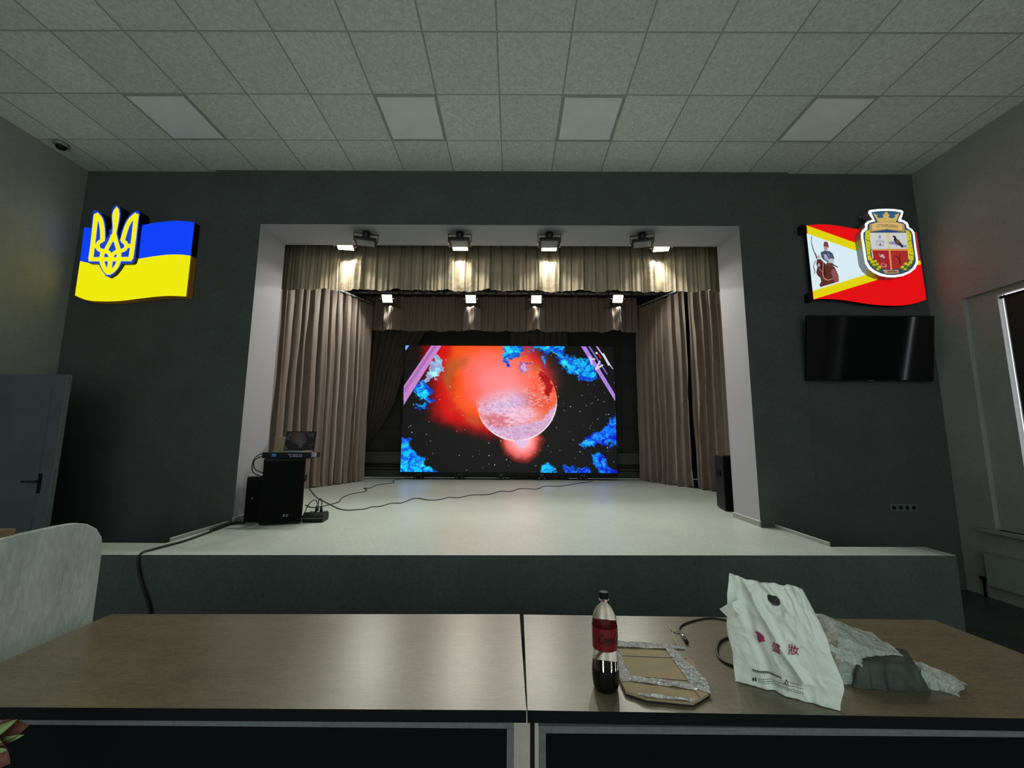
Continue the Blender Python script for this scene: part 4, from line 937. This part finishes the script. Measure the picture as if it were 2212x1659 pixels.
# lectern at the left
t = thing('lectern', 'pale grey lectern with a rounded side panel and wooden top, at the left edge', 'lectern', (-2.25, 1.5, 0))
XLc = -1.95
def side(x):
    P_ = [(0.95, 0), (2.005, 0), (2.005, 1.05), (1.995, 1.10), (1.965, 1.145), (1.92, 1.175), (1.87, 1.19), (1.80, 1.192), (1.55, 1.185), (0.95, 1.175)]
    return MB().prism(P_, 0, x, x-0.03)
side(XLc).build('side_panel', M['lectern'], t, world=True, bevel=0.003)
side(-2.65).build('side_panel', M['lectern'], t, world=True, bevel=0.003)
MB().box((-2.65, 1.93, 0.05), (-1.98, 1.96, 1.10)).build('front_panel', M['lectern'], t, world=True)
MB().box((-2.70, 0.9, 1.186), (-1.965, 1.655, 1.212)).build('top_board', M['lecternwood'], t, world=True)
# bouquet at the lower left corner
t = thing('flower', 'wilted dusty pink flower with pale green leaves at the lower left corner', 'flower', (-1.335, 1.18, 0.625))
MB().tube(smooth_line([(-0.10, 0, 0.18), (-0.06, 0, 0.05), (0, 0, -0.05), (0.0, 0.0, -0.55)]), 0.006, 6).build('stem', M['leafgreen'], t, smooth=True)
def petal(c, dr, up_, L_, w_, curl):
    c = Vector(c); dr = Vector(dr).normalized(); sd = dr.cross(Vector(up_)).normalized(); nn = sd.cross(dr); P_ = []
    for i in range(9):
        s = i/8; ww = w_*math.sin(math.pi*min(1, 0.08+0.92*s))**0.7
        P_.append([tuple(c+dr*L_*s+sd*ww*q+nn*(curl*s*s*L_+0.25*ww*q*q*3)) for q in (-1, -0.5, 0, 0.5, 1)])
    return MB().grid(P_)
for i, (c, dr, L_, w_) in enumerate([((-0.03, 0, 0.17), (1, 0, 0.25), 0.105, 0.028), ((-0.03, -0.01, 0.16), (0.9, -0.2, -0.25), 0.115, 0.03), ((-0.04, 0, 0.14), (0.5, -0.1, -0.8), 0.10, 0.03), ((-0.05, 0, 0.16), (0.2, -0.3, -0.9), 0.14, 0.03), ((-0.05, 0, 0.18), (-0.6, -0.2, -0.6), 0.1, 0.03), ((-0.04, 0, 0.18), (-0.8, 0, 0.4), 0.09, 0.028)]):
    petal(c, dr, (0, -1, 0.3), L_, w_, 0.15).build('petal', M['petal'], t, smooth=True)
for c, dr, L_, w_ in [((-0.05, -0.02, 0.155), (0.85, 0, 0.55), 0.12, 0.012), ((-0.04, -0.02, 0.15), (0.95, 0, 0.28), 0.12, 0.009), ((-0.06, -0.02, 0.17), (0.5, 0, 0.8), 0.09, 0.012), ((-0.05, -0.03, 0.15), (1, 0, 0.05), 0.10, 0.01)]:
    petal(c, dr, (0, -1, 0.2), L_, w_, 0.05).build('leaf', M['leafgreen'], t, smooth=True)

# ------------------------------------------------------------------ bottle
BX, BY = 0.316, 1.478
t = thing('cola_bottle', 'nearly empty cola bottle with a red label and black cap', 'bottle', (BX, BY, TZ))
prof = [(0.028, 0.004), (0.036, 0.001), (0.041, 0.008), (0.0435, 0.022), (0.0455, 0.045), (0.0455, 0.062), (0.0432, 0.085), (0.0405, 0.105), (0.0400, 0.125), (0.0405, 0.128), (0.0415, 0.20), (0.0412, 0.207), (0.0395, 0.225), (0.034, 0.245), (0.025, 0.262), (0.018, 0.272), (0.0145, 0.279), (0.0138, 0.288)]
MB().lathe([(r, z) for r, z in prof], 48, cap=(True, False)).build('bottle_body', M['pet'], t, smooth=True)
lq = [(0.026, 0.006), (0.035, 0.003), (0.0398, 0.009), (0.0423, 0.022), (0.0443, 0.045), (0.0443, 0.061), (0.0436, 0.070)]
MB().lathe(lq, 48).build('cola', M['cola'], t, smooth=False)
MB().lathe([(0.0418, 0.130), (0.0424, 0.145), (0.0430, 0.19), (0.0430, 0.200)], 48, cap=(False, False)).build('label', M['redlabel'], t, smooth=True)
MB().lathe([(0.0178, 0.279), (0.0182, 0.281), (0.0178, 0.283)], 32).build('neck_ring', M['pet'], t, smooth=True)
m = MB()
rib = []
for k_ in range(60):
    a = 2*math.pi*k_/60; r = 0.0158 if k_ % 2 else 0.0152
    rib.append((r*math.cos(a), r*math.sin(a)))
m.prism(rib, 2, 0.285, 0.3025); m.lathe([(0.0148, 0.3025), (0.0135, 0.305), (0.0, 0.3055)], 32, cap=(False, False)); m.build('cap', M['black'], t)
# lettering wrapped round the label
def wrap(P_, R_, ang0, zc):
    return [(R_*math.sin(ang0+p[0]/R_), -R_*math.cos(ang0+p[0]/R_), zc+p[1]) for p in P_]
lab = bpy.data.objects[[c.name for c in t.children if c.name.startswith('label')][0]]
m = MB()
def wstroke(pts, w):
    P_ = smooth_line(pts, 5)
    for i in range(len(P_)-1):
        a, b = Vector(P_[i]), Vector(P_[i+1]); d_ = b-a
        if d_.length < 1e-6: continue
        n_ = Vector((-d_.y, d_.x)).normalized()*w/2; q = d_.normalized()*w*0.25
        m.add(wrap([(a-q+n_)[:], (b+q+n_)[:], (b+q-n_)[:], (a-q-n_)[:]], 0.0434, 0.0, 0.167), [(0,1,2,3)])
u = 0.001
def LS(pts, dx, w=2.2, s=1.0): wstroke([((p[0]*s+dx)*u, p[1]*s*u) for p in pts], w*u*1.55)
LS([(7,13),(4,16),(-1,14),(-6,6),(-9,-4),(-6,-10),(0,-9),(6,-4)], -20, 3)       # C
LS([(4,4),(0,5),(-3,0),(-1,-6),(3,-5),(5,0),(3,5),(0,4)], -9, 2)                # o
LS([(5,4),(1,5),(-3,0),(-1,-6),(4,-4)], 0, 2)                                   # c
LS([(5,4),(1,5),(-3,0),(-1,-6),(3,-4),(6,5),(5,-4),(8,-5)], 9, 2)               # a
LS([(4,1),(8,2)], 16, 1.6)
LS([(7,15),(4,17),(-1,14),(-5,6),(-7,-4),(-4,-10),(2,-9),(7,-3)], 31, 3)        # C
LS([(4,4),(0,5),(-3,0),(-1,-6),(3,-5),(5,0),(3,5)], 44, 2)
LS([(2,14),(0,5),(0,-5),(3,-6)], 52, 2); LS([(5,4),(1,5),(-3,0),(-1,-6),(3,-4),(6,5),(5,-5)], 59, 2)
LS([(-18,-10),(-10,-14),(5,-15),(20,-12),(30,-12)], -8, 1.6)
LS([(-6,0),(10,0)], 8, 2.2); m.v = m.v
m.build('label_lettering', M['labelink'], lab, smooth=False)
# ------------------------------------------------------------------ flat parcel
t = thing('parcel', 'flat tan parcel bound with shiny clear tape beside the cola bottle', 'parcel', (0.5, 1.56, TZ))
pc = [(0.395, 1.745), (0.447, 1.757), (0.60, 1.745), (0.640, 1.707), (0.672, 1.635), (0.652, 1.485), (0.638, 1.432), (0.600, 1.405), (0.568, 1.385), (0.431, 1.405), (0.372, 1.440), (0.370, 1.60)]
def ins(P_, k_): 
    cx = sum(p[0] for p in P_)/len(P_); cy = sum(p[1] for p in P_)/len(P_); return [(cx+(p[0]-cx)*k_, cy+(p[1]-cy)*k_) for p in P_]
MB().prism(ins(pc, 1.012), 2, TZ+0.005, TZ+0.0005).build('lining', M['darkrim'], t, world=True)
def sheet(P_, z, amp, n=46):
    xs = [p[0] for p in P_]; ys_ = [p[1] for p in P_]; x0, x1, y0, y1 = min(xs), max(xs), min(ys_), max(ys_)
    m = MB(); X_, Y_ = np.meshgrid(np.linspace(x0, x1, n), np.linspace(y0, y1, n), indexing='ij')
    s = sdpoly(X_, Y_, P_); hz = (fbm(X_*28+5, Y_*28+9, 4, 41)-0.5)*amp
    G_ = [[(X_[i, j], Y_[i, j], z+hz[i, j]) for j in range(n)] for i in range(n)]
    return m.grid(G_, skip=lambda i, j: s[i, j] > 0.0 and s[i+1, j+1] > 0.0)
MB().prism(pc, 2, TZ+0.013, TZ+0.0052).build('wrapping', M['tan'], t, world=True)
for q_, (a, b) in enumerate((((0.40, 1.655), (0.655, 1.64)), ((0.39, 1.525), (0.662, 1.49)), ((0.60, 1.41), (0.598, 1.44)))):
    MB().box((0, -0.0012, 0), (math.dist(a, b), 0.0012, 0.0012), 0, Matrix.Rotation(math.atan2(b[1]-a[1], b[0]-a[0]), 3, 'Z'), (a[0], a[1], TZ+0.0131)).build('fold_line', M['print'], t, world=True)
TP = {'a': [(0.385, 1.752), (0.415, 1.757), (0.412, 1.50), (0.375, 1.49)], 'b': [(0.40, 1.765), (0.63, 1.745), (0.632, 1.70), (0.415, 1.715)], 'c': [(0.375, 1.53), (0.61, 1.475), (0.605, 1.445), (0.375, 1.50)],
      'd': [(0.60, 1.72), (0.632, 1.70), (0.665, 1.50), (0.645, 1.43), (0.60, 1.46), (0.60, 1.55)], 'e': [(0.40, 1.425), (0.58, 1.400), (0.57, 1.385), (0.43, 1.405)]}
for k_, P_ in TP.items():
    sheet(P_, TZ+0.0165, 0.011).build('tape_strip', M['tape'], t, world=True, smooth=False)
# string, stylus, stick, cables on the table
tag(MB().tube([at(1418, 1396, Z=TZ+0.004), at(1478, 1400, Z=TZ+0.004)], [0.004, 0.0045], 8).build('white_stick', M['white'], smooth=True), 'thin white plastic stick behind the flat parcel', 'stick')
tag(MB().tube(smooth_line([at(x, y, Z=TZ+0.003) for x, y in [(1445,1350),(1450,1361),(1460,1363),(1474,1363),(1462,1367),(1454,1363),(1455,1375),(1460,1388),(1467,1402)]]), 0.0022, 6).build('string', mat('pale string', (0.5, 0.48, 0.42), 0.7, noise=[(200, .2, 2)]), smooth=True), 'knotted piece of pale string by the cable plug', 'string')
tag(MB().tube([at(1510, 1457, Z=TZ+0.004), at(1519, 1475, Z=TZ+0.004), at(1521, 1479, Z=TZ+0.004)], [0.0038, 0.0038, 0.0034], 8).build('small_stick', M['white'], smooth=True), 'short pale stick with a dark tip right of the flat parcel', 'stick')
t = thing('audio_cable', 'black cable with a silver plug lying on the table behind the parcel', 'cable', (0.75, 1.9, TZ))
MB().tube(smooth_line([at(x, y, Z=TZ+0.004) for x, y in [(1600,1350),(1569,1340),(1540,1335),(1510,1338),(1480,1347),(1468,1356),(1469,1362),(1472,1369)]]), 0.0035, 8).build('cord', M['rubber'], t, world=True, smooth=True)
MB().tube([at(1471.5, 1368, Z=TZ+0.007), at(1479, 1379, Z=TZ+0.007)], 0.0065, 12).build('plug', M['chrome'], t, world=True, smooth=True)
MB().tube([at(1478.5, 1378, Z=TZ+0.007), at(1484, 1388, Z=TZ+0.007)], 0.0072, 12).build('strain_relief', M['rubber'], t, world=True, smooth=True)
tag(MB().tube(smooth_line([at(x, y, Z=TZ+0.005) for x, y in [(1610,1370),(1582,1375),(1558,1384),(1549,1400),(1552,1418),(1565,1430),(1583,1438),(1610,1446)]]), 0.005, 8).build('audio_cable', M['rubber'], smooth=True), 'loop of black cord lying on the table half under the white bag', 'cable')

# ------------------------------------------------------------------ white plastic bag
A = Vector((0.772, 1.518)); B = Vector((1.005, 1.372)); D = (B-A).normalized(); Nn = Vector((-D.y, D.x))   # away from the camera
def onbag(px, py):
    d_ = fw*F + rt*(px-W/2) - up*(py-H/2); d2 = Vector((d_[0], d_[1]))
    den = d2.x*Nn.x+d2.y*Nn.y; tt = (A.x*Nn.x+A.y*Nn.y)/den
    p = Vector((d_[0]*tt, d_[1]*tt)); return ((p-A).dot(D), d_[2]*tt+CZ)
Lp = [(1589,1473),(1584,1435),(1583,1410),(1573,1375),(1569,1351),(1571,1325),(1571,1300),(1571,1281),(1574,1255),(1575,1239)]
Rp = [(1815,1541),(1816,1520),(1824,1490),(1820,1470),(1806,1437),(1795,1412),(1788,1383),(1769,1341),(1755,1314),(1734,1274)]
Lq = [onbag(*p) for p in Lp]; Rq = [onbag(*p) for p in Rp]
Bq = [onbag(*p) for p in [(1589,1473),(1622,1486),(1673,1504),(1744,1529),(1775,1540),(1815,1541)]]
Tq = [onbag(*p) for p in [(1575,1239),(1600,1246),(1622,1256),(1650,1261),(1683,1266),(1703,1267),(1716,1271),(1724,1268),(1734,1274)]]
def bag_uv(u_, v_):
    l = lerp_path(Lq, v_); r = lerp_path(Rq, v_)
    s = l[0]+(r[0]-l[0])*u_; z = l[1]+(r[1]-l[1])*u_
    b = lerp_path(Bq, u_); t2 = lerp_path(Tq, u_)
    lb = Lq[0][1]+(Rq[0][1]-Lq[0][1])*u_; lt = Lq[-1][1]+(Rq[-1][1]-Lq[-1][1])*u_
    z += (b[1]-lb)*(1-v_)**3 + (t2[1]-lt)*v_**3
    return s, z
CRu, CRv = np.meshgrid(np.linspace(0, 1, 102), np.linspace(0, 1, 102), indexing='ij')
_w = fbm(CRu*3+2, CRv*3+1, 3, 61)
CR = 0.040*(np.abs(fbm(CRu*4+_w*3, CRv*2.2-_w*2, 3, 51)-0.5)) + 0.030*np.abs(fbm(CRu*3.5-CRv*2+_w*2, CRv*3+_w*2, 3, 57)-0.5) + 0.010*(fbm(CRu*14, CRv*12, 3, 59)-0.5)
CR = CR*(0.7+0.9*np.clip((CRv-0.45)*2, 0, 1))
def bag_pt(u_, v_, back=0, lift=0.0):
    s, z = bag_uv(u_, v_); z = max(z, TZ+0.002)
    e = (math.sin(math.pi*u_)**0.6)
    w1 = e*math.sin(math.pi*min(1, v_*0.92+0.06))
    iu, iv = min(int(u_*99.99), 99), min(int(max(v_, 0)*99.99), 99); iu = max(iu, 0)
    fu_, fv_ = max(0, min(1, u_))*99.99-iu, max(0, min(1, v_))*99.99-iv
    cr = (CR[iu, iv]*(1-fu_)*(1-fv_)+CR[iu+1, iv]*fu_*(1-fv_)+CR[iu, iv+1]*(1-fu_)*fv_+CR[iu+1, iv+1]*fu_*fv_)
    crease = -0.022*math.exp(-((u_-0.22-0.62*(1-v_)*0.9)/0.05)**2)*(0.2 < v_ < 0.95)
    crease += 0.016*math.exp(-((u_-0.12-0.28*(1-v_))/0.05)**2)
    off = -(0.020*w1) + (cr+crease)*e*0.9
    if back:
        off = 0.13*w1*(1-0.75*v_) + 0.004 + cr*e*0.8
        s = s*(1-0.03*w1)
    else: off -= lift
    p = A + D*s + Nn*off
    return (p.x, p.y, z)
nu, nv = 96, 104
hole = lambda i, j: (((i/nu-0.545)/0.075)**2+((j/nv-0.855)/0.055)**2 < 1) and (j/nv < 0.90)
t = thing('plastic_bag', 'white plastic carrier bag with pink print standing on the right table', 'bag', (0.9, 1.45, TZ))
G_ = [[bag_pt(i/nu, j/nv) for j in range(nv+1)] for i in range(nu+1)]
m = MB().grid(G_, skip=hole)
G_ = [[bag_pt(i/nu, j/nv, 1) for j in range(nv+1)] for i in range(nu+1)]
hole2 = lambda i, j: ((i/nu-0.56)/0.10)**2+((j/nv-0.85)/0.085)**2 < 1
m.grid(G_, skip=hole2)
for e_ in (0, nu):
    m.grid([[bag_pt(e_/nu, j/nv) for j in range(nv+1)], [bag_pt(e_/nu, j/nv, 1) for j in range(nv+1)]])
m.grid([[bag_pt(i/nu, 0) for i in range(nu+1)], [bag_pt(i/nu, 0, 1) for i in range(nu+1)]])
m.build('bag_body', M['bag'], t, world=True, smooth=True)
# torn flap at the left edge, rim fold at the top right
fl_ = [onbag(*p) for p in [(1555,1313),(1570,1302),(1582,1296),(1600,1290),(1606,1305),(1598,1322),(1588,1333),(1570,1326)]]
m = MB(); P3 = []
for k_, (s, z) in enumerate(fl_):
    p = A+D*s-Nn*(0.012+0.008*(k_ % 3)); P3.append((p.x, p.y, z))
cpt = tuple(sum(q[i] for q in P3)/len(P3) - (0.012 if i == 1 else 0) for i in range(3))
m.add(P3+[cpt], [(i, (i+1) % len(P3), len(P3)) for i in range(len(P3))]); m.build('flap', M['bag'], t, world=True, smooth=False)
# print on the bag
def uvfind(px, py):
    q = onbag(px, py); best = (1e9, 0, 0)
    for i in range(0, 41):
        for j in range(0, 41):
            s, z = bag_uv(i/40, j/40); d_ = (s-q[0])**2+(z-q[1])**2
            if d_ < best[0]: best = (d_, i/40, j/40)
    _, u_, v_ = best
    for st_ in (0.0125, 0.006, 0.003, 0.0015):
        for _k in range(3):
            for du in (-st_, 0, st_):
                for dv in (-st_, 0, st_):
                    s, z = bag_uv(u_+du, v_+dv); d_ = (s-q[0])**2+(z-q[1])**2
                    if d_ < best[0]: best = (d_, u_+du, v_+dv)
            _, u_, v_ = best
    return u_, v_
def bagprint(nm, polys, m_, lift=0.004):
    m = MB()
    for P_ in polys:
        m.add([bag_pt(*uvfind(*p), 0, lift) for p in P_], [tuple(range(len(P_)))])
    m.build(nm, m_, t, world=True)
bc = lambda P_: [(1540+p[0]/4.894, 1220+p[1]/4.894) for p in P_]
bagprint('pink_arrow', [bc([(443,683),(480,685),(515,708),(550,745),(470,745),(468,715)]), bc([(470,745),(500,735),(540,745),(555,778),(520,785),(485,802),(472,775)])], M['pink'], 0.012)
def bag_text(nm, s_, px, py, hx, hy, dxx, dxy, m_):
    """text centred at crop pixel, dxx/dxy: direction of the baseline"""
    tv, tf = text2d(s_, 1.0, offset=0.012); xs = [p[0] for p in tv]; ys_ = [p[1] for p in tv]
    w_ = max(xs)-min(xs); h_ = max(ys_)-min(ys_); cx0 = (max(xs)+min(xs))/2; cy0 = (max(ys_)+min(ys_))/2
    vs = []
    for p in tv:
        a = (p[0]-cx0)/w_*hx; b = (p[1]-cy0)/h_*hy
        q = bc([(px+a*dxx, py+a*dxy-b)])[0]; vs.append(bag_pt(*uvfind(*q), 0, 0.005))
    MB().add(vs, tf).build(nm, m_, t, world=True)
bag_text('pink_lettering', '盛', 668, 838, 90, 110, 0.95, 0.25, M['pink'])
bag_text('pink_lettering', '妝', 850, 872, 115, 110, 0.98, 0.2, M['pink'])
rows = []
def dashrow(x0, y0, x1, y1, h_, n, fill=0.75):
    for k_ in range(n):
        a = k_/n; b = (k_+fill)/n
        xa, ya, xb, yb = x0+(x1-x0)*a, y0+(y1-y0)*a, x0+(x1-x0)*b, y0+(y1-y0)*b
        rows.append(bc([(xa, ya), (xb, yb), (xb, yb+h_), (xa, ya+h_)]))
dashrow(418, 1086, 725, 1172, 16, 14); dashrow(425, 1112, 690, 1180, 5, 12)
dashrow(480, 1194, 960, 1290, 6, 22); dashrow(480, 1214, 960, 1330, 6, 20); dashrow(480, 1232, 965, 1352, 6, 20, 0.6); dashrow(800, 1215, 940, 1250, 5, 6); dashrow(820, 1235, 940, 1262, 5, 6)
for P_ in ([(418,1195),(436,1190),(438,1225),(420,1228)], [(445,1182),(455,1185),(465,1225),(448,1228)], [(755,1235),(772,1195),(780,1195),(765,1235)], [(772,1195),(780,1195),(800,1240),(790,1240)], [(755,1235),(795,1243),(795,1250),(752,1242)]): rows.append(bc(P_))
bagprint('small_print', rows, M['print'], 0.004)

# ------------------------------------------------------------------ clear packet behind the bag
t = thing('packet', 'crumpled clear plastic packet over a dark grey pouch, behind the white bag', 'packet', (1.3, 1.6, TZ))
def lump(Pp, nu, nv, hfun, seed, name, m_, amp=0.008, base=TZ+0.001, smooth=False):
    """crumpled heap: footprint given by quad corners, height function of (u,v)"""
    a, b, c, d_ = [Vector(p) for p in Pp]; us, vs_ = np.meshgrid(np.linspace(0, 1, nu), np.linspace(0, 1, nv), indexing='ij')
    n1 = fbm(us*7+seed, vs_*7, 4, seed)-0.5; n2 = fbm(us*3+seed, vs_*3+4, 3, seed+1)-0.5; G_ = []
    for i in range(nu):
        row = []
        for j in range(nv):
            u_, v_ = us[i, j], vs_[i, j]; p = (a*(1-u_)+b*u_)*(1-v_)+(d_*(1-u_)+c*u_)*v_
            e = min(1, 8*min(u_, 1-u_, v_, 1-v_))
            z = base + max(0.0, hfun(u_, v_))*e + abs(n1[i, j])*amp*2*e
            row.append((p.x+n2[i, j]*0.03, p.y+n1[i, j]*0.03, z))
        G_.append(row)
    m = MB().grid(G_); return m.build(name, m_, t, world=True, smooth=smooth)
# dark pouch: a soft box
m = MB(); n = 18
lump([(1.155, 1.482), (1.385, 1.462), (1.47, 1.60), (1.20, 1.66)], 34, 26, lambda u_, v_: 0.068*min(1, 1.0)+0.012*math.sin(3*u_), 3, 'pouch', M['greybox'], 0.006, smooth=True)
lump([(1.12, 1.50), (1.40, 1.50), (1.47, 1.74), (1.13, 1.78)], 60, 48, lambda u_, v_: 0.075+0.085*math.exp(-((u_-0.12)/0.22)**2-((v_-0.45)/0.5)**2)+0.045*math.exp(-((u_-0.45)/0.25)**2-((v_-0.5)/0.45)**2), 5, 'clear_film', M['film'], 0.012)
lump([(1.385, 1.497), (1.462, 1.452), (1.565, 1.522), (1.43, 1.62)], 34, 26, lambda u_, v_: 0.045*(1-u_)**0.8+0.006, 9, 'film_tail', M['film'], 0.010)
G_ = [[(1.085+0.16*i/14+0.01*math.sin(j), 1.47+0.02*j/6+0.04*i/14, TZ+0.10-0.055*i/14+0.035*j/6+0.004*math.sin(i*1.7+j)) for j in range(7)] for i in range(15)]
MB().grid(G_).build('film_fold', M['film'], t, world=True)
